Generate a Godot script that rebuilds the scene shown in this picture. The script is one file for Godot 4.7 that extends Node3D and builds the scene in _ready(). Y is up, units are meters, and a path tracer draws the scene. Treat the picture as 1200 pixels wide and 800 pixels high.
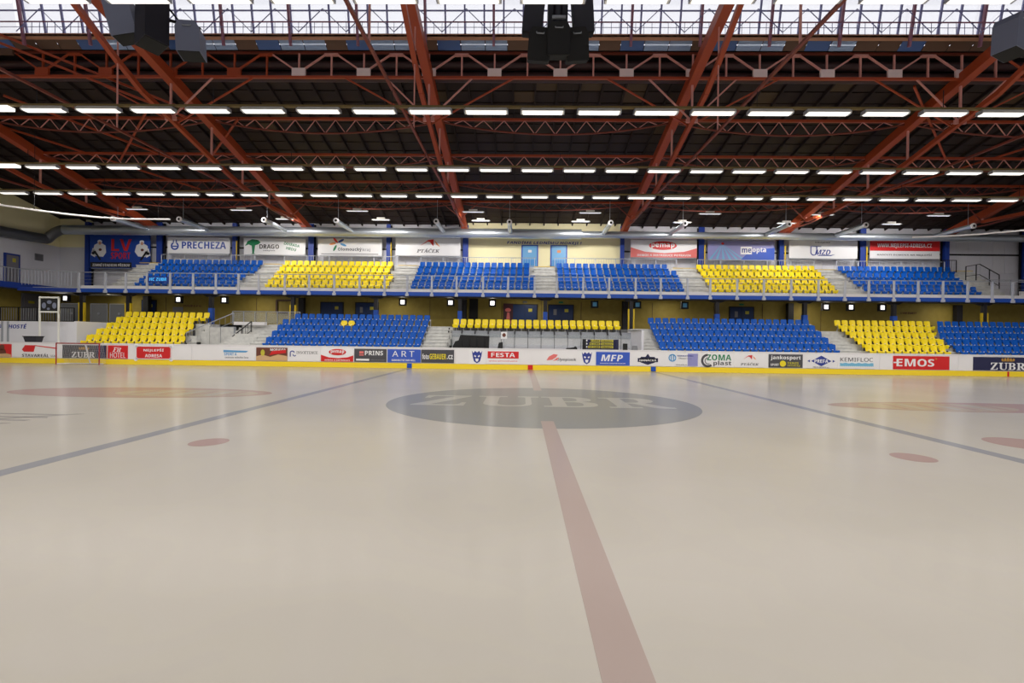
extends Node3D
# An indoor ice rink seen from the side boards: x runs along the rink, y is up, the far stand lies towards -z. Metres.

var mats := {}
var taken := {}
var fonts := {}
var shared := {}
const ORD := ["first", "second", "third", "fourth", "fifth", "sixth", "seventh", "eighth", "ninth", "tenth", "eleventh", "twelfth", "thirteenth", "fourteenth", "fifteenth", "sixteenth", "seventeenth", "eighteenth", "nineteenth", "twentieth", "twenty-first", "twenty-second", "twenty-third", "twenty-fourth", "twenty-fifth", "twenty-sixth", "twenty-seventh", "twenty-eighth", "twenty-ninth", "thirtieth", "thirty-first", "thirty-second", "thirty-third", "thirty-fourth", "thirty-fifth", "thirty-sixth", "thirty-seventh", "thirty-eighth", "thirty-ninth", "fortieth", "forty-first", "forty-second", "forty-third", "forty-fourth"]


class Geo:
	var v := PackedVector3Array()
	var n := PackedVector3Array()

	func tri(a: Vector3, b: Vector3, c: Vector3) -> void:
		var m := (b - a).cross(c - a).normalized()
		v.append_array([a, c, b])
		n.append_array([m, m, m])

	func quad(a: Vector3, b: Vector3, c: Vector3, d: Vector3) -> void:
		tri(a, b, c)
		tri(a, c, d)

	func hexa(p: Array) -> Geo:   # bottom four then top four, counter-clockwise seen from above
		quad(p[3], p[2], p[1], p[0])
		quad(p[4], p[5], p[6], p[7])
		for i in 4:
			var j := (i + 1) % 4
			quad(p[i], p[j], p[4 + j], p[4 + i])
		return self

	func box(c: Vector3, s: Vector3) -> Geo:
		return obox(Basis.IDENTITY, c, s)

	func span(a: Vector3, b: Vector3) -> Geo:   # box between two corners
		return box((a + b) * 0.5, (b - a).abs())

	func obox(q: Basis, c: Vector3, s: Vector3) -> Geo:
		var h := s * 0.5
		var p := []
		for y in [-1, 1]:
			for k in [[-1, 1], [1, 1], [1, -1], [-1, -1]]:
				p.append(c + q * Vector3(k[0] * h.x, y * h.y, k[1] * h.z))
		return hexa(p)

	func bar(a: Vector3, b: Vector3, w: float, h: float) -> Geo:   # w across, h in the upright sense
		var z := (b - a).normalized()
		var x := Vector3.UP.cross(z) if absf(z.y) < 0.98 else Vector3.RIGHT
		x = x.normalized()
		return obox(Basis(x, z.cross(x).normalized(), z), (a + b) * 0.5, Vector3(w, h, a.distance_to(b)))

	func tube(pts: Array, r: float, k := 8, caps := true) -> Geo:
		var rings := []
		for i in pts.size():
			var t: Vector3 = (pts[mini(i + 1, pts.size() - 1)] - pts[maxi(i - 1, 0)]).normalized()
			var x := (Vector3.UP.cross(t) if absf(t.y) < 0.95 else Vector3.RIGHT.cross(t)).normalized()
			var y := t.cross(x).normalized()
			var ring := []
			for j in k:
				var a := TAU * j / k
				ring.append(x * cos(a) + y * sin(a))
			rings.append(ring)
		for i in pts.size() - 1:
			for j in k:
				var l := (j + 1) % k
				var q := [[i, j], [i, l], [i + 1, l], [i, j], [i + 1, l], [i + 1, j]]
				for o in [0, 2, 1, 3, 5, 4]:
					var d: Vector3 = rings[q[o][0]][q[o][1]]
					v.append(pts[q[o][0]] + d * r)
					n.append(d)
		if caps:
			for e in [0, pts.size() - 1]:
				for j in range(1, k - 1):
					var a: Vector3 = pts[e] + rings[e][0] * r
					var b: Vector3 = pts[e] + rings[e][j] * r
					var c: Vector3 = pts[e] + rings[e][j + 1] * r
					if e == 0: tri(a, c, b)
					else: tri(a, b, c)
		return self

	func prism(poly: PackedVector2Array, z0: float, z1: float, xf := Transform3D.IDENTITY) -> Geo:
		var p := poly
		if Geometry2D.is_polygon_clockwise(p):
			p = p.duplicate()
			p.reverse()
		var t := Geometry2D.triangulate_polygon(p)
		for i in range(0, t.size(), 3):
			var a := p[t[i]]
			var b := p[t[i + 1]]
			var c := p[t[i + 2]]
			if (b - a).cross(c - a) < 0.0:
				var s := b
				b = c
				c = s
			tri(xf * Vector3(a.x, a.y, z1), xf * Vector3(b.x, b.y, z1), xf * Vector3(c.x, c.y, z1))
			tri(xf * Vector3(a.x, a.y, z0), xf * Vector3(c.x, c.y, z0), xf * Vector3(b.x, b.y, z0))
		for i in p.size():
			var a := p[i]
			var b := p[(i + 1) % p.size()]
			quad(xf * Vector3(a.x, a.y, z0), xf * Vector3(b.x, b.y, z0), xf * Vector3(b.x, b.y, z1), xf * Vector3(a.x, a.y, z1))
		return self

	func mesh() -> ArrayMesh:
		var a := []
		a.resize(Mesh.ARRAY_MAX)
		a[Mesh.ARRAY_VERTEX] = v
		a[Mesh.ARRAY_NORMAL] = n
		var m := ArrayMesh.new()
		m.add_surface_from_arrays(Mesh.PRIMITIVE_TRIANGLES, a)
		return m


func mat(key: String, c: Color, rough := 0.6, metal := 0.0) -> StandardMaterial3D:
	var m := StandardMaterial3D.new()
	m.resource_name = key
	m.albedo_color = c
	m.roughness = rough
	m.metallic = metal
	mats[key] = m
	return m


func rgb(r: int, g: int, b: int) -> Color:
	return Color(r / 255.0, g / 255.0, b / 255.0)


func noise_tex(seed_: int, freq: float, lo: Color, hi: Color, size := 512, oct := 4) -> NoiseTexture2D:
	var f := FastNoiseLite.new()
	f.seed = seed_
	f.frequency = freq
	f.fractal_octaves = oct
	var g := Gradient.new()
	g.set_color(0, lo)
	g.set_color(1, hi)
	var t := NoiseTexture2D.new()
	t.width = size
	t.height = size
	t.seamless = true
	t.noise = f
	t.color_ramp = g
	return t


func grain(m: StandardMaterial3D, seed_: int, freq: float, lo: Color, hi: Color, scale_: Vector3, size := 512) -> void:
	m.albedo_color = Color.WHITE
	m.albedo_texture = noise_tex(seed_, freq, lo, hi, size)
	m.uv1_triplanar = true
	m.uv1_world_triplanar = true
	m.uv1_scale = scale_


func emit(key: String, c: Color, e: float) -> void:
	var m := mat(key, c, 0.5)
	m.emission_enabled = true
	m.emission = c
	m.emission_energy_multiplier = e


func numbered(called: String) -> String:
	var k: int = taken.get(called, 0)
	taken[called] = k + 1
	return called if k == 0 else "%s_%03d" % [called, k]


func tag(o: Node3D, label: String, category: String, group := "", kind := "") -> void:
	o.set_meta("label", label)
	o.set_meta("category", category)
	if group: o.set_meta("group", group)
	if kind: o.set_meta("kind", kind)


func thing(called: String, label: String, category: String, at := Vector3.ZERO, group := "") -> Node3D:
	var o := Node3D.new()
	o.name = numbered(called)
	add_child(o)
	o.position = at
	tag(o, label, category, group)
	return o


func put(called: String, mesh: Mesh, m, parent: Node3D, at := Vector3.ZERO) -> MeshInstance3D:
	var o := MeshInstance3D.new()
	o.name = called
	o.mesh = mesh
	o.material_override = mats[m] if m is String else m
	o.position = at
	parent.add_child(o, true)
	return o


func solo(called: String, mesh: Mesh, m, label: String, category: String, at := Vector3.ZERO, group := "", kind := "") -> MeshInstance3D:
	var o := MeshInstance3D.new()
	o.name = numbered(called)
	o.mesh = mesh
	o.material_override = mats[m] if m is String else m
	o.position = at
	add_child(o)
	tag(o, label, category, group, kind)
	return o


func setting(called: String, mesh: Mesh, m, label: String, category: String) -> MeshInstance3D:
	return solo(called, mesh, m, label, category, Vector3.ZERO, "", "structure")


func geo() -> Geo:
	return Geo.new()


func font(kind: String) -> SystemFont:
	if not fonts.has(kind):
		var f := SystemFont.new()
		f.font_names = PackedStringArray(["Droid Serif" if kind.begins_with("serif") else "Droid Sans"])
		f.font_weight = 400 if kind.ends_with("thin") else 700
		fonts[kind] = f
	return fonts[kind]


# lettering fitted into a box w wide and h high about a centre; slant leans it
func words(parent: Node3D, text: String, at: Vector3, w: float, h: float, m, kind := "sans", slant := 0.0, turn := 0.0, called := "lettering") -> MeshInstance3D:
	var t := TextMesh.new()
	t.text = text
	t.font = font(kind)
	t.font_size = 32
	t.pixel_size = 0.01
	t.depth = 0.02
	t.curve_step = 2.0
	var arr := t.get_mesh_arrays()
	var vs: PackedVector3Array = arr[Mesh.ARRAY_VERTEX]
	var lo := Vector3(1e9, 1e9, 1e9)
	var hi := -lo
	for p in vs:
		lo = lo.min(p)
		hi = hi.max(p)
	var c := (lo + hi) * 0.5
	var s := Vector3(w / maxf(hi.x - lo.x, 1e-4), h / maxf(hi.y - lo.y, 1e-4), 0.012 / 0.02)
	for i in vs.size():
		var q := (vs[i] - c) * s
		q.x += q.y * slant
		vs[i] = q
	arr[Mesh.ARRAY_VERTEX] = vs
	arr[Mesh.ARRAY_TANGENT] = null
	var am := ArrayMesh.new()
	am.add_surface_from_arrays(Mesh.PRIMITIVE_TRIANGLES, arr)
	var o := put(called, am, m, parent, at)
	o.rotation.z = turn
	return o


func flat(parent: Node3D, called: String, polys: Array, z: float, m, thick := 0.01) -> MeshInstance3D:   # print cut from flat polygons
	var g := geo()
	for p in polys:
		g.prism(PackedVector2Array(p), z, z + thick)
	return put(called, g.mesh(), m, parent)


func oval(cx: float, cy: float, rx: float, ry: float, k := 20, a0 := 0.0, a1 := TAU) -> PackedVector2Array:
	var p := PackedVector2Array()
	var full := absf(a1 - a0 - TAU) < 0.01
	for i in (k if full else k + 1):
		var a := a0 + (a1 - a0) * i / k
		p.append(Vector2(cx + rx * cos(a), cy + ry * sin(a)))
	return p


func band(cx: float, cy: float, r0: float, r1: float, a0: float, a1: float, k := 16) -> PackedVector2Array:   # an arc with width
	var p := oval(cx, cy, r1, r1, k, a0, a1)
	var q := oval(cx, cy, r0, r0, k, a0, a1)
	q.reverse()
	p.append_array(q)
	return p


func rect(x0: float, y0: float, x1: float, y1: float) -> PackedVector2Array:
	return PackedVector2Array([Vector2(x0, y0), Vector2(x1, y0), Vector2(x1, y1), Vector2(x0, y1)])


func pts(a: Array) -> PackedVector2Array:
	var p := PackedVector2Array()
	for i in range(0, a.size(), 2):
		p.append(Vector2(a[i], a[i + 1]))
	return p


func area_light(parent: Node3D, at: Vector3, size: Vector2, energy: float, c: Color, aim := Vector3(-90, 0, 0)) -> void:
	var l := AreaLight3D.new()
	l.name = "lamp_light"
	l.area_size = size
	l.light_energy = energy
	l.light_color = c
	l.area_normalize_energy = true
	l.shadow_enabled = true
	l.area_range = 90.0
	l.area_attenuation = 2.0
	parent.add_child(l, true)
	l.position = at
	l.rotation_degrees = aim


func _ready() -> void:
	# camera
	var cam := Camera3D.new()
	cam.name = "camera"
	add_child(cam)
	cam.position = Vector3(-0.623, 1.9, 0.0)
	cam.basis = Basis.from_euler(Vector3(-0.00369, 0.018895, 0.012789), EULER_ORDER_YXZ)
	cam.fov = rad_to_deg(2.0 * atan(400.0 / 600.0))
	cam.near = 0.05
	cam.far = 300.0
	cam.current = true
	# overcast sky behind the roof glazing, exposure
	var we := WorldEnvironment.new()
	we.name = "world_environment"
	var env := Environment.new()
	env.background_mode = Environment.BG_SKY
	var sky := Sky.new()
	var sm := ProceduralSkyMaterial.new()
	sm.sky_top_color = Color(0.97, 0.97, 1.0)
	sm.sky_horizon_color = Color(0.97, 0.97, 0.99)
	sm.ground_horizon_color = Color(0.8, 0.8, 0.8)
	sm.ground_bottom_color = Color(0.6, 0.6, 0.6)
	sm.sky_energy_multiplier = 0.7
	sky.sky_material = sm
	env.sky = sky
	env.tonemap_mode = Environment.TONE_MAPPER_LINEAR
	env.tonemap_exposure = 2.4
	env.sdfgi_enabled = true
	env.ssao_enabled = true
	env.ssil_enabled = true
	we.environment = env
	add_child(we)
	materials()
	shell()
	ice()
	stands()
	lamps()
	roof()
	boards()
	seats()
	upper_wall()
	balcony()
	lower_level()
	bench_area()
	left_end()
	hanging()


func materials() -> void:
	var m := mat("ice", rgb(167, 162, 154), 0.19)
	grain(m, 3, 0.006, rgb(164, 159, 151), rgb(172, 167, 160), Vector3(0.05, 0.05, 0.05))
	m.metallic_specular = 0.14
	for a in [["line_red", 154, 139, 134], ["line_blue", 132, 132, 137], ["ice_grey", 129, 129, 127], ["ice_letter", 156, 154, 149], ["ice_red", 153, 131, 126], ["ice_orange", 157, 145, 132], ["ice_dark", 141, 138, 135]]:
		mat(a[0], rgb(a[1], a[2], a[3]), 0.19).metallic_specular = 0.14
	m = mat("concrete", rgb(205, 205, 202), 0.85)
	grain(m, 5, 0.02, rgb(196, 196, 194), rgb(222, 222, 218), Vector3(0.4, 0.4, 0.4), 256)
	mat("concrete_dark", rgb(120, 122, 124), 0.85)
	m = mat("yellow_wall", rgb(196, 164, 52), 0.7)
	grain(m, 7, 0.02, rgb(158, 138, 60), rgb(170, 150, 72), Vector3(0.3, 0.3, 0.3), 256)
	mat("pale_yellow", rgb(252, 243, 196), 0.7)
	mat("white_wall", rgb(222, 222, 230), 0.6)
	mat("white_wall_light", rgb(222, 222, 228), 0.6)
	mat("white", rgb(232, 230, 232), 0.4)
	mat("board_white", rgb(240, 239, 241), 0.35)
	mat("kick_yellow", rgb(255, 224, 50), 0.35)
	mat("rail_grey", rgb(168, 172, 180), 0.4, 0.3)
	mat("post_white", rgb(196, 200, 212), 0.45)
	mat("steel_blue", rgb(22, 58, 150), 0.45)
	mat("fascia_blue", rgb(18, 80, 184), 0.5)
	mat("steel_dark", rgb(26, 24, 30), 0.6)
	mat("stripe_yellow", rgb(235, 200, 30), 0.5)
	mat("seat_blue", rgb(0, 88, 186), 0.42).metallic_specular = 0.35
	mat("seat_yellow", rgb(252, 226, 16), 0.4)
	mat("bracket", rgb(190, 192, 196), 0.4, 0.5)
	mat("duct", rgb(190, 198, 206), 0.32, 0.75)
	mat("duct_dark", rgb(120, 122, 126), 0.4, 0.6)
	mat("old_duct", rgb(66, 44, 44), 0.5, 0.2)
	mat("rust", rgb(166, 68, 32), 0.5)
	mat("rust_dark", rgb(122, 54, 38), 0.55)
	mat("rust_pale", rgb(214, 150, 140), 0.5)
	mat("plate", rgb(244, 222, 220), 0.5)
	mat("beam_pale", rgb(190, 140, 110), 0.6)
	m = mat("deck_a", rgb(34, 19, 14), 0.75)
	mat("deck_b", rgb(40, 24, 17), 0.7)
	mat("deck_c", rgb(70, 52, 30), 0.65)  # lighter tone stands for glints of light on some panels
	mat("deck_back", rgb(30, 20, 18), 0.9)
	mat("joist", rgb(34, 20, 18), 0.8)
	mat("mullion", rgb(140, 142, 190), 0.5)  # pale violet takes in the bloom of the bright sky behind
	mat("window_post", rgb(150, 100, 120), 0.5)
	mat("glaze_blue", rgb(60, 92, 150), 0.3)
	mat("glaze_brown", rgb(92, 66, 50), 0.6)
	m = mat("glass", Color(0.92, 0.95, 1.0, 0.06), 0.0)
	m.transparency = BaseMaterial3D.TRANSPARENCY_ALPHA
	m = mat("glass_blue", Color(0.70, 0.80, 0.95, 0.5), 0.6)
	m.transparency = BaseMaterial3D.TRANSPARENCY_ALPHA
	m = mat("perspex", Color(0.9, 0.95, 0.95, 0.1), 0.05)
	m.transparency = BaseMaterial3D.TRANSPARENCY_ALPHA
	mat("trunking", rgb(120, 100, 52), 0.6)
	mat("lamp_body", rgb(226, 224, 216), 0.5)
	emit("lamp_glow", Color(1.0, 0.99, 0.965), 0.42)
	emit("flood_glow", Color(1.0, 0.98, 0.98), 0.9)
	emit("small_glow", Color(0.95, 0.96, 1.0), 0.3)
	emit("cyan_glow", rgb(70, 170, 235), 0.3)
	emit("flood_dim", rgb(70, 120, 150), 0.12)  # unlit lamp faces get a faint bluish glow of their own
	mat("speaker_grey", rgb(124, 130, 152), 0.6)
	mat("speaker_dark", rgb(44, 44, 54), 0.55)
	mat("speaker_grille", rgb(20, 22, 22), 0.8)
	mat("door_blue", rgb(14, 46, 98), 0.45)
	mat("door_light", rgb(120, 180, 226), 0.4)
	mat("door_panel", rgb(80, 150, 214), 0.4)
	mat("door_grey", rgb(130, 128, 136), 0.5)
	mat("black", rgb(22, 22, 24), 0.7)
	mat("white_frame", rgb(236, 236, 228), 0.5)
	mat("net", rgb(210, 210, 210), 0.8)
	mat("goal_red", rgb(160, 44, 50), 0.4)
	for a in [["p_red", 214, 34, 36], ["p_pink", 232, 120, 116], ["p_navy", 36, 38, 76], ["p_blue", 24, 70, 168], ["p_royal", 56, 92, 196], ["p_dgrey", 74, 74, 80], ["p_black", 24, 24, 28], ["p_white", 243, 243, 245], ["p_grey", 130, 130, 136], ["p_green", 22, 130, 84], ["p_yellow", 240, 220, 40], ["p_gold", 200, 150, 60], ["p_lblue", 120, 190, 224], ["p_sky", 90, 160, 214], ["p_lilac", 150, 150, 206], ["p_indigo", 44, 62, 150], ["p_skin", 214, 160, 130], ["p_orange", 236, 150, 90], ["p_brown", 110, 60, 44], ["p_sand", 214, 176, 130], ["p_maroon", 70, 24, 36], ["p_olive", 200, 190, 60]]:
		mat(a[0], rgb(a[1], a[2], a[3]), 0.45)


func shell() -> void:
	# ground slab, walls
	setting("floor_slab", geo().span(Vector3(-41, -0.5, -44), Vector3(45, -0.12, 13)).mesh(), "concrete_dark", "grey concrete ground slab under the whole hall", "floor")
	# far wall, lower part behind the concourse and upper part behind the gallery
	var w := setting("wall_back", geo().span(Vector3(-41, -0.12, -44.0), Vector3(45, 11.7, -43.4)).mesh(), "white_wall", "white panelled back wall above the stand", "wall")
	var pane := {}
	var k := 0
	for x in range(-37, 42):
		if x >= -5 and x < 8: continue
		for r in [[7.9, 9.36], [9.5, 11.5]]:
			var h: float = r[1] - r[0]
			if not pane.has(h): pane[h] = geo().box(Vector3.ZERO, Vector3(0.985, h, 0.05)).mesh()
			put("wall_panel", pane[h], "white_wall" if (k * 7 + x) % 3 else "white_wall_light", w, Vector3(x - 0.05, (r[0] + r[1]) * 0.5, -43.38))
		k += 1
	var girt := geo()
	girt.span(Vector3(-37.5, 9.37, -43.38), Vector3(-5.4, 9.49, -43.3))
	girt.span(Vector3(7.6, 9.37, -43.38), Vector3(44.5, 9.49, -43.3))
	put("girt", girt.mesh(), "steel_dark", w)
	for s in [[-37.6, -31.5, 7.05], [33.7, 44.5, 6.9]]:
		put("wall_skirt", geo().span(Vector3(s[0], 5.4, -43.39), Vector3(s[1], 7.85, -43.33)).mesh(), "white_wall", w)
	var y := setting("wall_back_centre", geo().span(Vector3(-5.27, 7.6, -43.4), Vector3(7.53, 11.7, -43.0)).mesh(), "pale_yellow", "pale yellow wall section with two light blue doors", "wall")
	words(y, "FANDÍME LEDNÍMU HOKEJI !", Vector3(1.17, 10.04, -42.99), 6.2, 0.33, "p_indigo", "sans", 0.2)
	var yl := setting("wall_back_left", geo().span(Vector3(-40.2, 9.3, -43.4), Vector3(-37.6, 11.9, -43.05)).mesh(), "pale_yellow", "yellow wall strip above white wall at the far left corner", "wall")
	put("lower_white", geo().span(Vector3(-40.2, 5.4, -43.4), Vector3(-37.6, 9.3, -43.04)).mesh(), "white_wall_light", yl)
	# yellow wall at concourse level
	var lw := setting("wall_concourse", geo().span(Vector3(-40.5, 2.3, -43.4), Vector3(44, 5.45, -42.0)).mesh(), "yellow_wall", "yellow concourse wall under the gallery", "wall")
	for x in [-30.2, -26.6, -22.6, -13.4, -8.2, -2.3, 0.95, 4.2, 10.0, 15.0, 18.9, 23.6, 29.4]:
		put("wall_joint", geo().box(Vector3(x, 3.9, -41.985), Vector3(0.03, 2.3, 0.02)).mesh(), "glaze_brown", lw)
	setting("wall_left", geo().span(Vector3(-41, -0.12, -44), Vector3(-40.2, 9.3, 13)).mesh(), "white_wall", "white side wall at the left end", "wall")
	setting("wall_left_upper", geo().span(Vector3(-41, 9.3, -44), Vector3(-40.22, 18, 13)).mesh(), "pale_yellow", "yellow upper strip of the left side wall", "wall")
	setting("wall_right", geo().span(Vector3(44, -0.12, -44), Vector3(45, 18, 13)).mesh(), "white_wall", "white side wall beyond the right end", "wall")
	setting("wall_front", geo().span(Vector3(-41, -0.12, 12.5), Vector3(45, 11.7, 13)).mesh(), "white_wall", "white wall behind the near side of the rink", "wall")


func ice() -> void:
	var o := setting("floor", geo().span(Vector3(-40, -0.12, -32.19), Vector3(44, 0.0, 1.4)).mesh(), "ice", "pale beige ice sheet with painted lines and faded adverts", "floor")
	var t := 0.0025
	var up := Transform3D(Basis(Vector3.RIGHT, -PI / 2), Vector3.ZERO)   # x stays, drawing y runs to -z
	put("red_line", geo().span(Vector3(-0.15, 0, -12.0), Vector3(0.15, t, 1.4)).mesh(), "line_red", o)
	put("red_line", geo().span(Vector3(-0.15, 0, -32.19), Vector3(0.15, t, -19.2)).mesh(), "line_red", o)
	for x in [-7.67, 7.67]:
		put("blue_line", geo().span(Vector3(x - 0.15, 0, -32.19), Vector3(x + 0.15, t, 1.4)).mesh(), "line_blue", o)
	put("goal_line", geo().span(Vector3(29.4, 0, -32.19), Vector3(29.45, t, 1.4)).mesh(), "ice_red", o)
	put("centre_disc", geo().prism(oval(0, 15.6, 4.6, 4.6, 72), 0, t, up).mesh(), "ice_grey", o)
	var z := words(o, "ZUBR", Vector3(0.0, 0.0022, -15.85), 7.6, 2.55, "ice_letter", "serif")
	z.rotation.x = -PI / 2
	z.scale.z = 0.2
	# faded oval adverts
	for s in [[-13.2, 16.75, 4.3, 1.55], [13.5, 16.0, 4.6, 1.2]]:
		put("oval_advert", geo().prism(oval(s[0], s[1], s[2], s[3], 48), 0, t, up).mesh(), "ice_red", o)
		put("advert_band", geo().prism(oval(s[0] + (1.6 if s[0] < 0 else -1.4), s[1] - 0.1, 2.3, 1.0, 32), t, t * 1.6, up).mesh(), "ice_orange", o)
		for i in 7:
			var x: float = s[0] + (0.0 if s[0] < 0 else -2.8) + i * 0.5
			put("advert_stroke", geo().prism(pts([x, s[1] - 0.7, x + 0.16, s[1] - 0.7, x + 0.3, s[1] + 0.55, x + 0.14, s[1] + 0.55]), t * 1.6, t * 2.2, up).mesh(), "ice_letter" if i % 2 else "ice_red", o)
	var g := geo()
	for k in 4:
		var yy := 10.55 + 0.42 * k
		g.prism(pts([-13.0, yy, -11.5 + 0.1 * k, yy - 0.05, -11.4, yy + 0.08, -13.0, yy + 0.13]), 0, t, up)
	g.prism(pts([-12.9, 10.4, -11.0, 12.0, -11.2, 12.0, -13.1, 10.5]), 0, t, up)
	put("grey_advert", g.mesh(), "ice_dark", o)
	for s in [[-6.18, 9.03, 0.31], [6.0, 8.75, 0.31], [9.2, 10.1, 0.62]]:
		put("faceoff_spot", geo().prism(oval(s[0], s[1], s[2], s[2] * 1.15, 28), 0, t, up).mesh(), "ice_red", o)
	setting("floor_apron", geo().span(Vector3(-40, -0.12, -33.2), Vector3(44, 0.05, -32.35)).mesh(), "concrete", "narrow concrete strip behind the boards", "floor")


func stands() -> void:
	# lower tiers, one tread a row, with the concourse behind
	for part in [[-30.6, -23.2, "left"], [-18.9, -5.6, "middle"], [7.15, 44.0, "right"]]:
		var o := setting("floor_lower_stand", geo().span(Vector3(part[0], 0.05, -37.95), Vector3(part[1], 0.95, -33.5)).mesh(), "concrete", {"left": "grey concrete steps under the leftmost lower yellow seats", "middle": "grey concrete steps under the blue seats left of the bench", "right": "grey concrete steps under the lower seats right of the bench"}[part[2]], "stand")
		for i in 5:
			put("tread", geo().span(Vector3(part[0], 0.95, -37.95), Vector3(part[1], 1.0 + 0.4375 * i, -33.55 - 0.8 * i)).mesh(), "concrete", o)
		if part[2] != "left":
			put("nosing", geo().span(Vector3(part[0], 2.75, -37.95), Vector3(part[1], 2.77, -37.8)).mesh(), "stripe_yellow", o)
	var aisle := setting("floor_aisle", geo().span(Vector3(-21.0, 0.05, -37.6), Vector3(-18.85, 0.9, -33.3)).mesh(), "concrete", "light grey aisle stairs between the lower seat blocks", "stairs")
	for a in [[-18.9, -17.9], [-7.3, -5.7], [7.2, 8.4], [20.35, 21.75], [27.6, 28.1]]:
		for i in 9:
			put("step", geo().span(Vector3(a[0], 1.0, -37.9), Vector3(a[1], 0.97 + 0.21875 * i, -33.45 - 0.4 * i)).span(Vector3(a[0], 0.97 + 0.21875 * i, -37.9), Vector3(a[1], 1.02 + 0.21875 * i, -33.4 - 0.4 * i)).mesh(), "concrete", aisle)
	for i in 8:
		put("step", geo().span(Vector3(-20.9, 0.4, -37.9), Vector3(-18.9, 1.2 + 0.21875 * i, -33.6 - 0.45 * i)).mesh(), "concrete", aisle)
	var c := setting("floor_concourse", geo().span(Vector3(-40.2, 2.3, -42.0), Vector3(44, 2.75, -37.9)).mesh(), "concrete_dark", "dark grey concourse floor behind the lower seats", "floor")
	put("concourse_front", geo().span(Vector3(-24.0, 0.05, -38.2), Vector3(-21, 2.75, -37.9)).mesh(), "concrete", c)
	# gallery: deck, blue fascia, white kerb, four tiers and the walkway behind
	var g := setting("floor_gallery", geo().span(Vector3(-37.8, 5.32, -43.3), Vector3(44, 5.42, -38.05)).mesh(), "concrete", "raised concrete gallery carrying the upper seats", "stand")
	for i in 4:
		put("tread", geo().span(Vector3(-30.75, 5.42, -42.0), Vector3(34.0, 5.46 + 0.61 * i, -38.65 - 0.8 * i)).mesh(), "concrete", g)
	put("walkway", geo().span(Vector3(-31.6, 7.4, -43.3), Vector3(35.6, 7.86, -41.9)).mesh(), "concrete", g)
	for a in [[-32.4, -30.8], [-22.0, -20.45], [-10.85, -9.15], [0.3, 2.0], [11.6, 13.4], [23.1, 24.7], [33.8, 35.6]]:
		for i in 8:
			put("step", geo().span(Vector3(a[0], 5.42, -42.0), Vector3(a[1], 5.58 + 0.29 * i, -38.75 - 0.4 * i)).span(Vector3(a[0], 5.58 + 0.29 * i, -42.0), Vector3(a[1], 5.63 + 0.29 * i, -38.69 - 0.4 * i)).mesh(), "concrete", g)
		put("nosing", geo().span(Vector3(a[0], 7.86, -42.05), Vector3(a[1], 7.9, -41.88)).mesh(), "stripe_yellow", g)
		put("nosing", geo().span(Vector3(a[0], 5.42, -38.75), Vector3(a[1], 5.47, -38.6)).mesh(), "p_olive", g)


func seat_mesh(round_back := false) -> ArrayMesh:
	# moulded bucket shell: a profile from the front lip to the top of the back, dished across, with thickness
	var prof := [[0.22, 0.19, 0.16], [0.33, 0.222, 0.2], [0.41, 0.232, 0.212], [0.44, 0.215, 0.217], [0.445, 0.17, 0.22], [0.425, 0.03, 0.22], [0.42, -0.11, 0.212], [0.445, -0.18, 0.2], [0.53, -0.215, 0.202], [0.66, -0.24, 0.21], [0.78, -0.262, 0.21], [0.835, -0.272, 0.185], [0.855, -0.277, 0.13]]
	if round_back:
		prof = [[0.24, 0.19, 0.1], [0.39, 0.225, 0.13], [0.435, 0.215, 0.16], [0.44, 0.17, 0.19], [0.425, 0.03, 0.2], [0.42, -0.11, 0.17], [0.44, -0.18, 0.13], [0.5, -0.205, 0.19], [0.62, -0.235, 0.235], [0.72, -0.26, 0.21], [0.79, -0.274, 0.15], [0.81, -0.279, 0.09]]
	var cols := [-1.0, -0.72, 0.0, 0.72, 1.0]
	var rows := []
	for i in prof.size():
		var a: Array = prof[i]
		var q0: Array = prof[maxi(i - 1, 0)]
		var q1: Array = prof[mini(i + 1, prof.size() - 1)]
		var along := Vector2(q1[1] - q0[1], q1[0] - q0[0]).normalized()
		var nn := Vector3(0, -along.x, along.y)   # towards the sitter
		if nn.y < 0 and nn.z < 0: nn = -nn
		var top := []
		var bot := []
		for c in cols:
			var lift: float = 0.03 * c * c
			var p := Vector3(a[2] * c, a[0], a[1]) + nn * lift
			top.append(p)
			bot.append(p - nn * 0.022)
		rows.append([top, bot])
	var g := geo()
	for i in rows.size() - 1:
		for j in 4:
			var t0: Array = rows[i][0]
			var t1: Array = rows[i + 1][0]
			g.quad(t0[j], t0[j + 1], t1[j + 1], t1[j])
			var b0: Array = rows[i][1]
			var b1: Array = rows[i + 1][1]
			g.quad(b0[j + 1], b0[j], b1[j], b1[j + 1])
		g.quad(rows[i][1][0], rows[i][0][0], rows[i + 1][0][0], rows[i + 1][1][0])
		g.quad(rows[i][0][4], rows[i][1][4], rows[i + 1][1][4], rows[i + 1][0][4])
	for j in 4:
		g.quad(rows[0][1][j], rows[0][1][j + 1], rows[0][0][j + 1], rows[0][0][j])
		var e := rows.size() - 1
		g.quad(rows[e][0][j], rows[e][0][j + 1], rows[e][1][j + 1], rows[e][1][j])
	return g.mesh()


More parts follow.
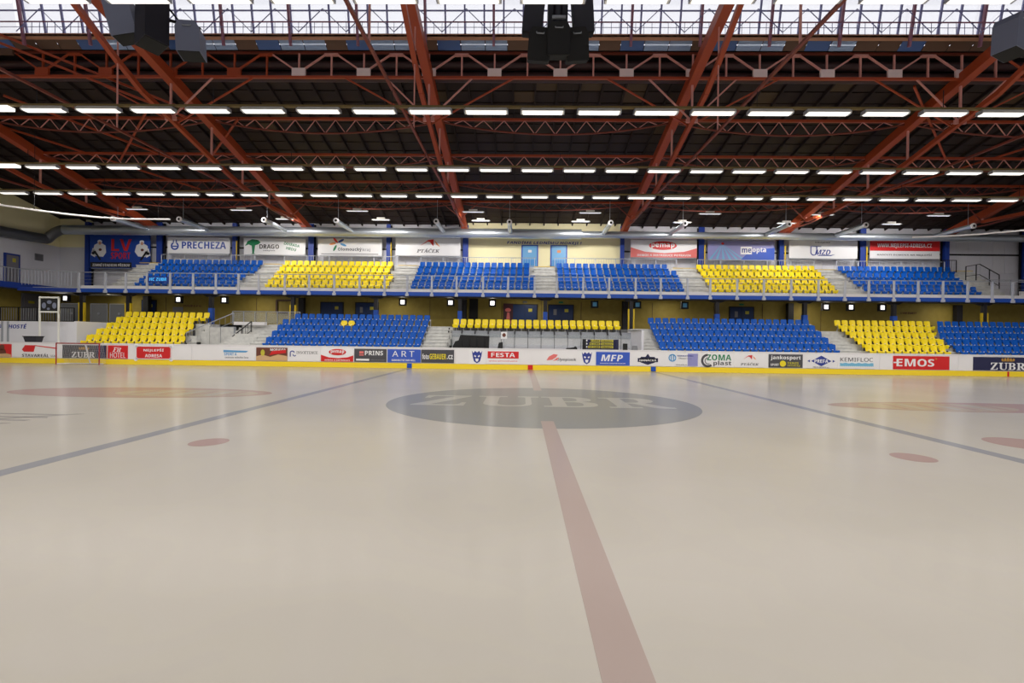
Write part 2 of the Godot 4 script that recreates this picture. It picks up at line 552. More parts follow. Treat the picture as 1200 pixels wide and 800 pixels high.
func seats() -> void:
	var shell_mesh := seat_mesh()
	var brk := geo()
	brk.span(Vector3(-0.19, 0.36, -0.03), Vector3(0.19, 0.415, 0.03))
	brk.bar(Vector3(0, 0.0, -0.3), Vector3(0, 0.38, -0.05), 0.07, 0.05)
	brk.span(Vector3(-0.09, 0.0, -0.38), Vector3(0.09, 0.03, -0.22))
	var brk_mesh := brk.mesh()
	var tag_mesh := geo().span(Vector3(-0.035, 0.47, -0.178), Vector3(0.035, 0.52, -0.165)).mesh()
	var gap_mesh := geo().span(Vector3(0.225, 0.4, -0.14), Vector3(0.305, 0.54, -0.1)).span(Vector3(0.25, 0.0, -0.3), Vector3(0.28, 0.42, -0.1)).mesh()
	var protos := {}
	for c in ["blue", "yellow"]:
		var o := Node3D.new()
		put("seat_shell", shell_mesh, "seat_" + c, o)
		put("bracket", brk_mesh, "bracket", o)
		put("number_tag", tag_mesh, "white", o)
		put("gap_piece", gap_mesh, "bracket" if c == "blue" else "speaker_dark", o)  # pale piece between blue seats; dark one stands for shaded gaps between yellow seats
		protos[c] = o
	var rest := []
	# [colour, tier, block, rows of [first x, seats], all as single things?]
	var blocks := [
		["yellow", 0, "leftmost lower block", [[-29.9, 13], [-29.9, 12], [-29.85, 12], [-29.8, 11], [-29.7, 12]], 5],
		["blue", 0, "lower block left of bench", [[-17.62, 20], [-17.62, 20], [-17.62, 20], [-17.62, 20], [-17.1, 19]], 5],
		["blue", 0, "lower block right of bench", [[8.72, 22], [8.72, 22], [8.72, 22], [8.72, 22], [8.72, 22]], 5],
		["yellow", 0, "lower right block", [[22.2, 10], [22.2, 11], [22.2, 11], [22.1, 12], [22.1, 13]], 5],
		["blue", 0, "lower far right block", [[28.05, 11], [28.15, 12], [28.3, 13], [28.8, 13], [29.4, 13]], 5],
		["yellow", 2, "single row above team bench", [[-5.42, 23]], 5],
		["blue", 1, "upper far left block", [[-30.2, 15], [-30.1, 15], [-30.1, 16], [-30.1, 16]], 0],
		["yellow", 1, "upper left block", [[-20.1, 18], [-20.0, 18], [-19.95, 17], [-19.9, 17]], 5],
		["blue", 1, "upper block left of middle stairs", [[-8.9, 18], [-8.85, 18], [-8.8, 17], [-8.78, 17]], 1],
		["blue", 1, "upper block right of middle stairs", [[2.35, 18], [2.35, 18], [2.35, 18], [2.35, 17]], 1],
		["yellow", 1, "upper right block", [[13.8, 18], [13.75, 18], [13.7, 18], [13.6, 18]], 5],
		["blue", 1, "upper far right block", [[25.4, 16], [25.1, 16], [25.1, 16], [24.9, 17]], 0],
	]
	var rown := ["front row", "second row", "third row", "fourth row", "fifth row"]
	for b in blocks:
		var pitch: float = 0.53 if b[1] != 2 else 0.53
		for i in b[3].size():
			var row: Array = b[3][i]
			for k in row[1]:
				var at := Vector3(row[0] + pitch * k, 1.0 + 0.4375 * i, -33.92 - 0.8 * i)
				if b[1] == 1: at = Vector3(row[0] + pitch * k, 5.46 + 0.61 * i, -39.02 - 0.8 * i)
				if b[1] == 2: at = Vector3(row[0] + pitch * k, 2.5, -37.12)
				var odd: bool = b[2] == "lower block left of bench" and i == 3 and (k == 8 or k == 9)
				if i >= b[4]:
					rest.append(at)
					continue
				var colour: String = "yellow" if odd else b[0]
				var s: Node3D = protos[colour].duplicate()
				s.name = numbered(colour + "_seat")
				add_child(s)
				s.position = at
				var where: String = rown[i] + ", " + b[2]
				if b[1] == 2: where = b[2]
				var label := "%s seat %s from left, %s" % [b[0], ORD[k], where]
				if odd:
					s.get_child(0).mesh = shared.get_or_add("round_seat", seat_mesh(true))
					label = "round-backed yellow seat among blue ones, %s of the yellow pair" % ["left one", "right one"][k - 8]
				tag(s, label, "seat", ("%s seats in the %s" % [b[0], b[2]]) if not odd else "round yellow seats")
	for o in protos.values(): o.free()
	# the upper blue seats past three hundred, as one object
	var mm := MultiMesh.new()
	mm.transform_format = MultiMesh.TRANSFORM_3D
	mm.mesh = shell_mesh
	mm.instance_count = rest.size()
	var m2 := MultiMesh.new()
	m2.transform_format = MultiMesh.TRANSFORM_3D
	m2.mesh = brk_mesh
	m2.instance_count = rest.size()
	for i in rest.size():
		mm.set_instance_transform(i, Transform3D(Basis.IDENTITY, rest[i]))
		m2.set_instance_transform(i, Transform3D(Basis.IDENTITY, rest[i]))
	var mi := MultiMeshInstance3D.new()
	mi.name = "upper_blue_seats"
	mi.multimesh = mm
	mi.material_override = mats["seat_blue"]
	add_child(mi)
	tag(mi, "farther rows of blue plastic seats on the upper gallery", "seats", "", "stuff")
	var m3 := MultiMeshInstance3D.new()
	m3.name = "seat_brackets"
	m3.multimesh = m2
	m3.material_override = mats["bracket"]
	m3.set_meta("kind", "stuff")
	mi.add_child(m3)


func lamp_parts(o: Node3D, glow: String) -> void:
	if not shared.has("lamp"):
		var g := geo()
		g.hexa([Vector3(-0.77, 0, 0.17), Vector3(0.77, 0, 0.17), Vector3(0.77, 0, -0.17), Vector3(-0.77, 0, -0.17), Vector3(-0.74, 0.13, 0.09), Vector3(0.74, 0.13, 0.09), Vector3(0.74, 0.13, -0.09), Vector3(-0.74, 0.13, -0.09)])
		shared["lamp"] = g.mesh()
		shared["lamp_diffuser"] = geo().hexa([Vector3(-0.7, -0.045, 0.1), Vector3(0.7, -0.045, 0.1), Vector3(0.7, -0.045, -0.1), Vector3(-0.7, -0.045, -0.1), Vector3(-0.72, 0, 0.15), Vector3(0.72, 0, 0.15), Vector3(0.72, 0, -0.15), Vector3(-0.72, 0, -0.15)]).mesh()
		shared["lamp_cap"] = geo().span(Vector3(-0.012, -0.03, -0.12), Vector3(0.012, 0.1, 0.12)).mesh()
	put("lamp_housing", shared["lamp"], "lamp_body", o)
	put("lamp_diffuser", shared["lamp_diffuser"], glow, o)
	for s in [-1, 1]: put("end_cap", shared["lamp_cap"], "rail_grey", o, Vector3(s * 0.775, 0, 0))


func lamps() -> void:
	var warm := Color(1.0, 0.98, 0.95)
	var e := 2.0
	# rows over the rink: depth, first and last k in sight
	var rows := [[12.3, -6, 6, "topmost row in the picture"], [18.4, -9, 9, "row just under the lattice girder"], [24.7, -12, 12, "third lamp row"], [29.3, -15, 15, "farthest long lamp row"]]
	for r in rows:
		var d: float = r[0]
		var n := 0
		for k in range(r[1], r[2] + 1):
			var o := thing("batten_lamp", "white batten lamp %s from left in the %s" % [ORD[n], r[3]], "lamp", Vector3(0.02 + 2.02 * k, 10.05, -d), "white batten lamps in the " + r[3])
			lamp_parts(o, "lamp_glow")
			area_light(o, Vector3(0, -0.06, 0), Vector2(1.42, 0.3), e, warm)
			n += 1
		var t := solo("lamp_trunking", geo().span(Vector3(-34.5, 10.2, -d - 0.06), Vector3(36.5, 10.27, -d + 0.06)).mesh(), "trunking", "olive brown trunking rail carrying the " + r[3], "rail")
		for i in 12: put("hanger", geo().bar(Vector3(-31.48 + 6.52 * i, 10.27, -d), Vector3(-31.48 + 6.52 * i, 10.9, -d), 0.02, 0.02).mesh(), "steel_dark", t)
		for s in [-1, 1]:   # the part of the row outside the picture
			var first: float = (absf(r[1]) + 0.6) * 2.02
			if first > 33: continue
			var g := geo()
			g.span(Vector3(s * first, 10.05, -d - 0.15), Vector3(s * 34.5, 10.17, -d + 0.15))
			var oo := solo("unseen_lamp_run", g.mesh(), "lamp_glow", "run of white batten lamps going on past the picture edge at %s" % ["left", "right"][(s + 1) / 2], "lamps", Vector3.ZERO, "lamp runs outside the picture", "stuff")
			var w: float = 34.5 - first
			area_light(oo, Vector3(s * (34.5 + first) * 0.5, 10.0, -d), Vector2(w, 0.2), e * w / 2.02, warm)
	# unseen rows over the near half, out of view, placed to light the near ice
	for d in [1.9, 6.5]:
		var oo := solo("unseen_lamp_run", geo().span(Vector3(-34, 10.05, -d - 0.15), Vector3(36, 10.17, -d + 0.15)).mesh(), "lamp_glow", "unseen run of white batten lamps lighting the near half of the rink", "lamps", Vector3.ZERO, "lamp runs over the near half", "stuff")
		area_light(oo, Vector3(1, 10.0, -d), Vector2(69, 0.2), e * 34 * 1.35, warm)
	# small lamps over the stand
	var n4 := 0
	for s in [[37.0, 11.12, [-28.9, -21.2, -12.68, -4.25, 4.2, 12.75, 20.75, 28.9], "front lamps over the gallery", 1.62], [39.0, 10.95, [-18.9, -11.5, -3.85, 3.73, 11.4, 19.2, 27.0], "small rear lamps over the gallery", 1.45]]:
		n4 = 0
		for x in s[2]:
			var o := thing("gallery_lamp", "flat pale lamp %s from left among the %s" % [ORD[n4], s[3]], "lamp", Vector3(x, s[1], -s[0]), s[3])
			put("lamp_tray", geo().hexa([Vector3(-s[4] / 2, -0.03, 0.12), Vector3(s[4] / 2, -0.03, 0.12), Vector3(s[4] / 2, -0.03, -0.12), Vector3(-s[4] / 2, -0.03, -0.12), Vector3(-s[4] / 2 + 0.1, 0.03, 0.08), Vector3(s[4] / 2 - 0.1, 0.03, 0.08), Vector3(s[4] / 2 - 0.1, 0.03, -0.08), Vector3(-s[4] / 2 + 0.1, 0.03, -0.08)]).mesh(), "lamp_body", o)
			put("lamp_box", geo().span(Vector3(-0.3, 0.03, -0.09), Vector3(0.3, 0.15, 0.09)).mesh(), "lamp_body", o)
			put("lamp_strip", geo().span(Vector3(-s[4] / 2 + 0.08, -0.06, -0.06), Vector3(s[4] / 2 - 0.08, -0.03, 0.06)).mesh(), "small_glow", o)
			put("hanger", geo().bar(Vector3(0, 0.15, 0), Vector3(0, roof_h(s[0]) - s[1] + 0.22, 0), 0.014, 0.014).mesh(), "steel_dark", o)
			area_light(o, Vector3(0, -0.09, -0.05), Vector2(s[4] - 0.2, 0.16), 5.0, Color(1, 0.98, 0.96), Vector3(-55, 0, 0))
			n4 += 1


func roof_h(d: float) -> float:   # underside of the deck over the purlins
	return 14.75 - 0.232 * (d - 28.9)


func roof() -> void:
	var x0 := -41.0
	var x1 := 45.0
	# far roof slope, near slope, lantern over the middle
	var c := setting("ceiling", geo().hexa([Vector3(x0, roof_h(26.6) + 0.25, -26.6), Vector3(x1, roof_h(26.6) + 0.25, -26.6), Vector3(x1, roof_h(44) + 0.25, -44), Vector3(x0, roof_h(44) + 0.25, -44), Vector3(x0, roof_h(26.6) + 0.6, -26.6), Vector3(x1, roof_h(26.6) + 0.6, -26.6), Vector3(x1, roof_h(44) + 0.6, -44), Vector3(x0, roof_h(44) + 0.6, -44)]).mesh(), "deck_back", "dark brown sloping roof deck above the far stand", "ceiling")
	var slope := atan(0.232)
	var q := Basis(Vector3.RIGHT, -slope) * Basis.IDENTITY
	var pm := geo().box(Vector3.ZERO, Vector3(1.14, 0.05, 0.83)).mesh()
	var count := 0
	var far := geo()
	for r in 19:
		var d := 27.1 + 0.9 * r
		for k in range(-33, 37):
			var x := 1.12 + 1.185 * (k + 0.5)
			var key: int = hash(Vector2i(r * 31 + 7, k * 17 + 3)) % 10
			var p := Vector3(x, roof_h(d) + 0.2 + 0.012 * (key % 3), -d)
			if absf(x + 0.5) < d * 1.05 and r < 5 and count < 300:
				var o := put("deck_panel", pm, "deck_c" if key == 0 else ("deck_b" if key < 5 else "deck_a"), c, p)
				o.basis = q
				count += 1
			elif absf(x + 0.5) < d * 1.1:
				far.obox(q, p, Vector3(1.14, 0.05, 0.83))
	put("deck_panels", far.mesh(), "deck_b", c).set_meta("kind", "stuff")
	var j := geo().bar(Vector3(0, roof_h(26.65) + 0.1, -26.65), Vector3(0, roof_h(43.4) + 0.1, -43.4), 0.09, 0.2).mesh()
	for k in range(-33, 37):
		put("joist", j, "joist", c, Vector3(1.12 + 1.185 * k, 0, 0))
	setting("ceiling_near", geo().hexa([Vector3(x0, roof_h(44) + 0.25, 13), Vector3(x1, roof_h(44) + 0.25, 13), Vector3(x1, roof_h(25.7) + 0.25, -5.5), Vector3(x0, roof_h(25.7) + 0.25, -5.5), Vector3(x0, roof_h(44) + 0.6, 13), Vector3(x1, roof_h(44) + 0.6, 13), Vector3(x1, roof_h(25.7) + 0.6, -5.5), Vector3(x0, roof_h(25.7) + 0.6, -5.5)]).mesh(), "deck_back", "dark roof deck over the near side of the rink", "ceiling")
	setting("ceiling_lantern", geo().span(Vector3(x0, 20.6, -24.2), Vector3(x1, 20.9, -7.0)).mesh(), "deck_back", "dark roof over the glazed lantern", "ceiling")
	for x in [x0, x1 - 0.4]:
		setting("wall_lantern_end", geo().span(Vector3(x, 17.9, -26.6), Vector3(x + 0.4, 20.9, -5.5)).mesh(), "deck_back", "gable end of the lantern at the %s" % ("left" if x < 0 else "right"), "wall")
	# glazed clerestory facing the camera: sill at 16.46, leaning in towards the top
	for side in [0, 1]:
		var w := setting("window_%d" % (side + 1), geo().span(Vector3(x0, 16.3, -24.7), Vector3(x1, 16.5, -24.5)).mesh() if side == 0 else geo().span(Vector3(x0, 16.0, -6.6), Vector3(x1, 16.5, -6.4)).mesh(), "beam_pale", "long glazed clerestory band high under the roof" if side == 0 else "glazed clerestory band over the near side of the rink", "window")
		var zb := -24.6 if side == 0 else -6.5
		var lean := 0.21 if side == 0 else -0.21
		if side == 1:
			put("pane", geo().bar(Vector3(2, 16.5, zb), Vector3(2, 20.6, zb + lean * 4.1), 86, 0.02).mesh(), "glass", w)
			continue
		var vis := 26.5
		var lq := Basis(Vector3.RIGHT, atan(lean))
		var pane := geo().box(Vector3.ZERO, Vector3(0.89, 1.02, 0.015)).mesh()
		var pane2 := geo().box(Vector3.ZERO, Vector3(0.89, 3.05, 0.015)).mesh()
		var mul := geo().bar(Vector3(0, 16.5, zb), Vector3(0, 20.6, zb + lean * 4.1), 0.075, 0.09).mesh()
		var post := geo().bar(Vector3(0, 15.9, zb + 0.12), Vector3(0, 20.6, zb + 0.12 + lean * 4.1), 0.11, 0.12).mesh()
		var n := int(vis / 0.931)
		for k in range(-n, n + 1):
			var x := 1.12 + 0.931 * (k + 0.5)
			put("pane", pane, "glass", w, Vector3(x, 17.01, zb + lean * 0.51)).basis = lq
			put("pane", pane2, "glass", w, Vector3(x, 19.07, zb + lean * 2.57)).basis = lq
			put("mullion", mul, "mullion", w, Vector3(1.12 + 0.931 * k, 0, 0))
		for s in [-1, 1]:
			var xa: float = 1.12 + s * (0.931 * (n + 0.5))
			put("pane", geo().bar(Vector3((xa + s * 42.5) / 2, 16.5, zb), Vector3((xa + s * 42.5) / 2, 20.6, zb + lean * 4.1), absf(s * 42.5 - xa), 0.02).mesh(), "glass", w)
		for k in range(-8, 9):
			put("window_post", post, "window_post", w, Vector3(1.12 + 3.26 * k, 0, 0))
		put("transom", geo().bar(Vector3(x0, 17.52, zb + lean * 1.06), Vector3(x1, 17.52, zb + lean * 1.06), 0.06, 0.05).mesh(), "mullion", w)
		# guard rail and catwalk braces in front of the glazing
		var r := thing("catwalk_rail", "thin steel catwalk railing with inverted V braces before the clerestory", "railing", Vector3(0, 0, zb + 0.4))
		put("top_rail", geo().bar(Vector3(x0, 16.87, 0), Vector3(x1, 16.87, 0), 0.04, 0.05).mesh(), "window_post", r)
		put("low_rail", geo().bar(Vector3(x0, 16.62, 0), Vector3(x1, 16.62, 0), 0.02, 0.02).mesh(), "mullion", r)
		var bal := geo()
		for k in range(-68, 69): bal.span(Vector3(1.12 + 0.38 * k - 0.01, 16.3, -0.01), Vector3(1.12 + 0.38 * k + 0.01, 16.87, 0.01))
		put("balusters", bal.mesh(), "mullion", r).set_meta("kind", "stuff")
		for k in range(-11, 12):
			var bx := 1.12 + 2.28 * k
			put("brace", geo().bar(Vector3(bx, 17.5, 0), Vector3(bx - 1.14, 16.4, 0), 0.03, 0.03).bar(Vector3(bx, 17.5, 0), Vector3(bx + 1.14, 16.4, 0), 0.03, 0.03).mesh(), "mullion", r)
		# low strip of roof lights under the sill beam
		var strip := setting("window_3", geo().span(Vector3(x0, 16.36, -25.1), Vector3(x1, 16.44, -24.5)).mesh(), "glaze_brown", "strip of clear, blue and brown panels below the clerestory", "window")
		var bq := Basis(Vector3.RIGHT, -0.3)
		for k in range(-7, 8):
			var bx := -22.7 + 4.45 * (k + 2)
			for s in [[0.55, 1.1, "glaze_blue"], [1.72, 1.14, "glass_blue"], [2.86, 1.04, "glass_blue"], [3.92, 1.0, "glaze_brown"]]:
				if absf(bx + s[0]) > 27: continue
				if (bx + s[0] > 15.5 or bx + s[0] < -21.0) and s[2] == "glass_blue": s[2] = "glaze_brown"
				s[1] += 0.01
				put("panel", geo().hexa([Vector3(-s[1] / 2, -0.06, -0.5), Vector3(s[1] / 2, -0.06, -0.5), Vector3(s[1] / 2, -0.06, -0.52), Vector3(-s[1] / 2, -0.06, -0.52), Vector3(-s[1] / 2, 0.28, 0.0), Vector3(s[1] / 2, 0.28, 0.0), Vector3(s[1] / 2, 0.28, -0.02), Vector3(-s[1] / 2, 0.28, -0.02)]).mesh(), s[2], strip, Vector3(bx + s[0], 16.14, -24.65))
		for s in [[x0, -26.2], [27.5, x1]]:
			put("panel", geo().span(Vector3(s[0], 15.8, -25.2), Vector3(s[1], 16.36, -25.1)).mesh(), "glaze_brown", strip)
	put_sill_wall()
	frames()
	girder()
	purlins()


func put_sill_wall() -> void:
	setting("wall_lantern_sill", geo().hexa([Vector3(-41, 15.2, -26.5), Vector3(45, 15.2, -26.5), Vector3(45, 15.2, -26.62), Vector3(-41, 15.2, -26.62), Vector3(-41, 16.2, -26.5), Vector3(45, 16.2, -26.5), Vector3(45, 16.2, -26.62), Vector3(-41, 16.2, -26.62)]).mesh(), "deck_back", "dark upstand closing the roof deck behind the girder", "wall")
	setting("ceiling_cover", geo().span(Vector3(-41, 16.2, -26.62), Vector3(45, 16.3, -25.1)).mesh(), "deck_back", "dark cover over the round ducts behind the girder", "ceiling")
	setting("wall_lantern_near", geo().span(Vector3(-41, 15.3, -6.6), Vector3(45, 16.1, -6.2)).mesh(), "deck_back", "dark upstand under the near clerestory", "wall")


func frames() -> void:
	var fx := [-31.48, -18.44, -5.4, 7.64, 20.68, 33.72]
	var name_ := ["leftmost", "second from left", "third from left", "fourth from left", "second from right", "rightmost"]
	var vd := [22.1, 25.5, 28.9, 32.15, 35.6, 39.0]
	var raf := func(d: float) -> float: return 13.1 - 0.235 * (d - 32.8)
	var low := [[17.6, 16.4], [19.9, 14.95], [22.1, 13.85], [23.5, 13.25], [25.5, 12.8], [28.9, 12.0], [32.15, 11.35], [35.6, 11.02], [39.0, 11.15]]
	for i in 6:
		var o := thing("roof_frame", "rust orange steel roof frame with sloping rafter, %s across the hall" % name_[i], "roof truss", Vector3(fx[i], 0, 0), "steel roof frames")
		put("rafter", geo().bar(Vector3(0, raf.call(15.6), -15.6), Vector3(0, raf.call(43.2), -43.2), 0.42, 0.5).mesh(), "rust", o)
		put("rafter", geo().bar(Vector3(0, raf.call(15.6), -15.6), Vector3(0, raf.call(43.2), 12.0), 0.42, 0.5).mesh(), "rust", o)
		for k in low.size() - 1:
			put("lower_chord", geo().bar(Vector3(0, low[k][1], -low[k][0]), Vector3(0, low[k + 1][1], -low[k + 1][0]), 0.2, 0.22).mesh(), "rust", o)
		put("tie", geo().bar(Vector3(0, 10.8, -2.0), Vector3(0, 10.9, -26.0), 0.1, 0.09).mesh(), "rust_dark", o)
		put("tie", geo().bar(Vector3(0, 10.9, -26.0), Vector3(0, 11.2, -40.0), 0.12, 0.1).mesh(), "rust_dark", o)
		for k in vd.size():
			var d: float = vd[k]
			var b: float = 10.9 if k == 0 else (12.8 if k == 1 else (12.0 if k == 2 else (11.35 if k == 3 else 11.05)))
			put("post", geo().bar(Vector3(0, b, -d), Vector3(0, raf.call(d), -d), 0.05 if k == 0 else 0.09, 0.05 if k == 0 else 0.09).mesh(), "rust_pale", o)
		put("post", geo().bar(Vector3(0, 10.85, -15.6), Vector3(0, raf.call(15.6), -15.6), 0.06, 0.06).mesh(), "rust_pale", o)
		for s in [-1, 1]:
			put("knee_brace", geo().bar(Vector3(s * 2.15, 14.85, -25.45), Vector3(s * 0.05, 12.85, -25.5), 0.07, 0.07).mesh(), "rust_pale", o)
			put("knee_brace", geo().bar(Vector3(s * 4.2, 14.85, -25.45), Vector3(s * 0.05, 12.75, -25.9), 0.07, 0.07).mesh(), "rust", o)
			put("knee_brace", geo().bar(Vector3(s * 1.6, 12.35, -38.6), Vector3(s * 0.05, 11.15, -39.0), 0.06, 0.06).mesh(), "rust_dark", o)
			put("gusset", geo().box(Vector3(s * 0.16, 12.82, -25.5), Vector3(0.24, 0.2, 0.1)).mesh(), "rust_pale", o)
		put("foot_arc", geo().tube([Vector3(0, 10.9, -35.6), Vector3(0, 10.85, -38.5), Vector3(0, 10.95, -40.8), Vector3(0, 11.2, -42.6)], 0.06, 6).mesh(), "rust_dark", o)


func girder() -> void:
	# lattice girder along the hall under the clerestory, with round ducts lying behind it
	var o := thing("lattice_girder", "long lattice girder with pale V braces and gusset plates under the clerestory", "girder", Vector3(0, 0, -25.45))
	put("top_chord", geo().bar(Vector3(-32, 16.1, 0), Vector3(34.5, 16.1, 0), 0.12, 0.09).mesh(), "rust_dark", o)
	put("bottom_chord", geo().bar(Vector3(-32, 14.88, 0), Vector3(34.5, 14.88, 0), 0.14, 0.11).mesh(), "rust", o)
	var up := geo().span(Vector3(-0.04, 14.93, -0.04), Vector3(0.04, 16.06, 0.04)).mesh()
	for k in range(-16, 17):
		var x := 1.12 + 1.63 * k
		var m := "rust_pale" if x > -13.5 and x < 23.0 else "rust"  # bright light on the middle bays put into a paler colour
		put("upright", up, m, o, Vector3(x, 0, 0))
		if k % 2 == 0:
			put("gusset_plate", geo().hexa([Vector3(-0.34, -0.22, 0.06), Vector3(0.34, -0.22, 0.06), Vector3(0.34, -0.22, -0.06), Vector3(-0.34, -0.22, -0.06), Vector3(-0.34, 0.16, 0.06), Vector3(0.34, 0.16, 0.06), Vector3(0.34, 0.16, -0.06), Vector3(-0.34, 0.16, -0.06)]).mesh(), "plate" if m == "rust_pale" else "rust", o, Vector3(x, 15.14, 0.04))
			for s in [-1, 1]:
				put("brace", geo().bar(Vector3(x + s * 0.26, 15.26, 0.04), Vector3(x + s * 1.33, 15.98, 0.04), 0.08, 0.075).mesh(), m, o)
		else:
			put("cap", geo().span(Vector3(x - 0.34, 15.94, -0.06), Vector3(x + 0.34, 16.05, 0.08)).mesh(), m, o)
	for s in [[15.8, 0.22, "upper"], [15.2, 0.25, "lower"]]:
		solo("old_duct", geo().tube([Vector3(-40.1, s[0], -26.05), Vector3(-12, s[0], -26.05), Vector3(43.9, s[0], -26.05)], s[1], 14).mesh(), "old_duct", "dark brown round duct behind the lattice girder, %s of the two" % s[0 + 2], "duct")


func purlins() -> void:
	var fx := [-31.48, -18.44, -5.4, 7.64, 20.68, 33.72]
	var bay := ["far left bay", "left bay", "middle bay", "right bay", "far right bay"]
	var row := ["nearest", "second", "third", "farthest"]
	var spec := [[28.9, 14.28, 0.82], [32.15, 13.42, 0.8], [35.6, 12.78, 0.72], [38.4, 12.2, 0.6]]
	for r in 4:
		var mesh_top := geo().bar(Vector3(-6.5, 0, 0), Vector3(6.5, 0, 0), 0.14, 0.13).mesh()
		var dep: float = spec[r][2]
		var arc := []
		for k in 17:
			var u := -1.0 + k / 8.0
			arc.append(Vector3(6.35 * u, -0.16 - (dep - 0.16) * (1.0 - u * u), 0))
		var belly := geo().tube(arc, 0.05, 6).mesh()
		var web := []
		var n := 22
		for k in n:
			var ua := -1.0 + 2.0 * k / n
			var ub := -1.0 + 2.0 * (k + 1) / n
			var ya := -0.16 - (dep - 0.16) * (1.0 - ua * ua)
			var yb := -0.16 - (dep - 0.16) * (1.0 - ub * ub)
			var a := Vector3(6.35 * ua, ya if k % 2 else -0.05, 0)
			var b := Vector3(6.35 * ub, -0.05 if k % 2 else yb, 0)
			web.append(geo().bar(a, b, 0.04, 0.04))
		for i in 5:
			var o := thing("roof_purlin", "rust coloured lattice purlin with bowed lower chord, %s row, %s" % [row[r], bay[i]], "purlin", Vector3((fx[i] + fx[i + 1]) * 0.5, spec[r][1], -spec[r][0]), "bowed lattice purlins")
			put("top_chord", mesh_top, "rust", o)
			put("bowed_chord", belly, "rust_dark", o)
			for k in n:
				var key := "web%d_%d" % [r, k]
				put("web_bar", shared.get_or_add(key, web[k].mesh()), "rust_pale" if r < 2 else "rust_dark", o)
	# sway bracing in the side bays
	var sway := [
		[-28.5, 14.6, -26.9, -22.3, 12.96, -33.0, "slanting orange brace under the roof at the left picture edge"],
		[-32.0, 14.26, -29.7, -23.6, 12.3, -36.0, "lower slanting orange brace near the leftmost roof frame"],
		[-26.2, 16.4, -24.4, -18.6, 13.9, -27.0, "upper of two parallel thin braces at top left"],
		[-26.2, 16.0, -24.4, -18.6, 13.5, -27.0, "lower of two parallel thin braces at top left"],
		[-16.8, 14.2, -28.7, -20.8, 12.6, -32.0, "short rust brace leaning left beside the second roof frame"],
		[35.0, 15.2, -26.8, 24.0, 12.35, -36.0, "slanting orange brace near the rightmost roof frame"],
		[18.75, 14.75, -25.9, 25.3, 13.3, -32.0, "rust brace crossing the second roof frame from right"],
		[-21.5, 14.2, -27.9, -26.7, 13.1, -32.6, "rust brace crossing behind the second roof frame from left"]]
	for a in sway:
		solo("sway_brace", geo().bar(Vector3(a[0], a[1], a[2]), Vector3(a[3], a[4], a[5]), 0.1, 0.1).mesh(), "rust", a[6], "brace", Vector3.ZERO, "slanting braces under the roof")


func advert(label: String, x0: float, x1: float, back, y0 := 0.37, y1 := 1.2) -> Node3D:
	# printed board fixed to the rink boards; its own origin is the lower left corner
	var o := thing("advert_board", label, "advert board", Vector3(x0, y0, -32.175))
	put("panel", geo().span(Vector3(0, 0, -0.01), Vector3(x1 - x0, y1 - y0, 0.012)).mesh(), back, o)
	return o


func crown(o: Node3D, x: float, y: float, s: float) -> void:
	var p := []
	for k in 5:
		var u := (k - 2) * 0.5 * s
		p.append(oval(x + u, y + 0.3 * s - absf(k - 2) * 0.05 * s, 0.2 * s, 0.26 * s, 10))
	p.append(rect(x - 0.95 * s, y - 0.06 * s, x + 0.95 * s, y + 0.08 * s))
	flat(o, "crown_emblem", p, 0.012, "p_gold")


func bull(o: Node3D, x: float, y: float, s: float) -> void:   # shield with a horned head
	flat(o, "horned_emblem", [pts([x - 0.42 * s, y + 0.5 * s, x - 0.3 * s, y + 0.3 * s, x - 0.16 * s, y + 0.48 * s, x, y + 0.34 * s, x + 0.16 * s, y + 0.48 * s, x + 0.3 * s, y + 0.3 * s, x + 0.42 * s, y + 0.5 * s, x + 0.34 * s, y, x + 0.24 * s, y - 0.36 * s, x, y - 0.52 * s, x - 0.24 * s, y - 0.36 * s, x - 0.34 * s, y])], 0.012, "p_indigo")
	flat(o, "emblem_face", [pts([x - 0.2 * s, y + 0.16 * s, x - 0.06 * s, y + 0.06 * s, x - 0.12 * s, y - 0.04 * s, x - 0.24 * s, y + 0.04 * s]), pts([x + 0.2 * s, y + 0.16 * s, x + 0.06 * s, y + 0.06 * s, x + 0.12 * s, y - 0.04 * s, x + 0.24 * s, y + 0.04 * s]), pts([x - 0.14 * s, y - 0.14 * s, x + 0.14 * s, y - 0.14 * s, x + 0.1 * s, y - 0.34 * s, x, y - 0.4 * s, x - 0.1 * s, y - 0.34 * s])], 0.022, "p_white")


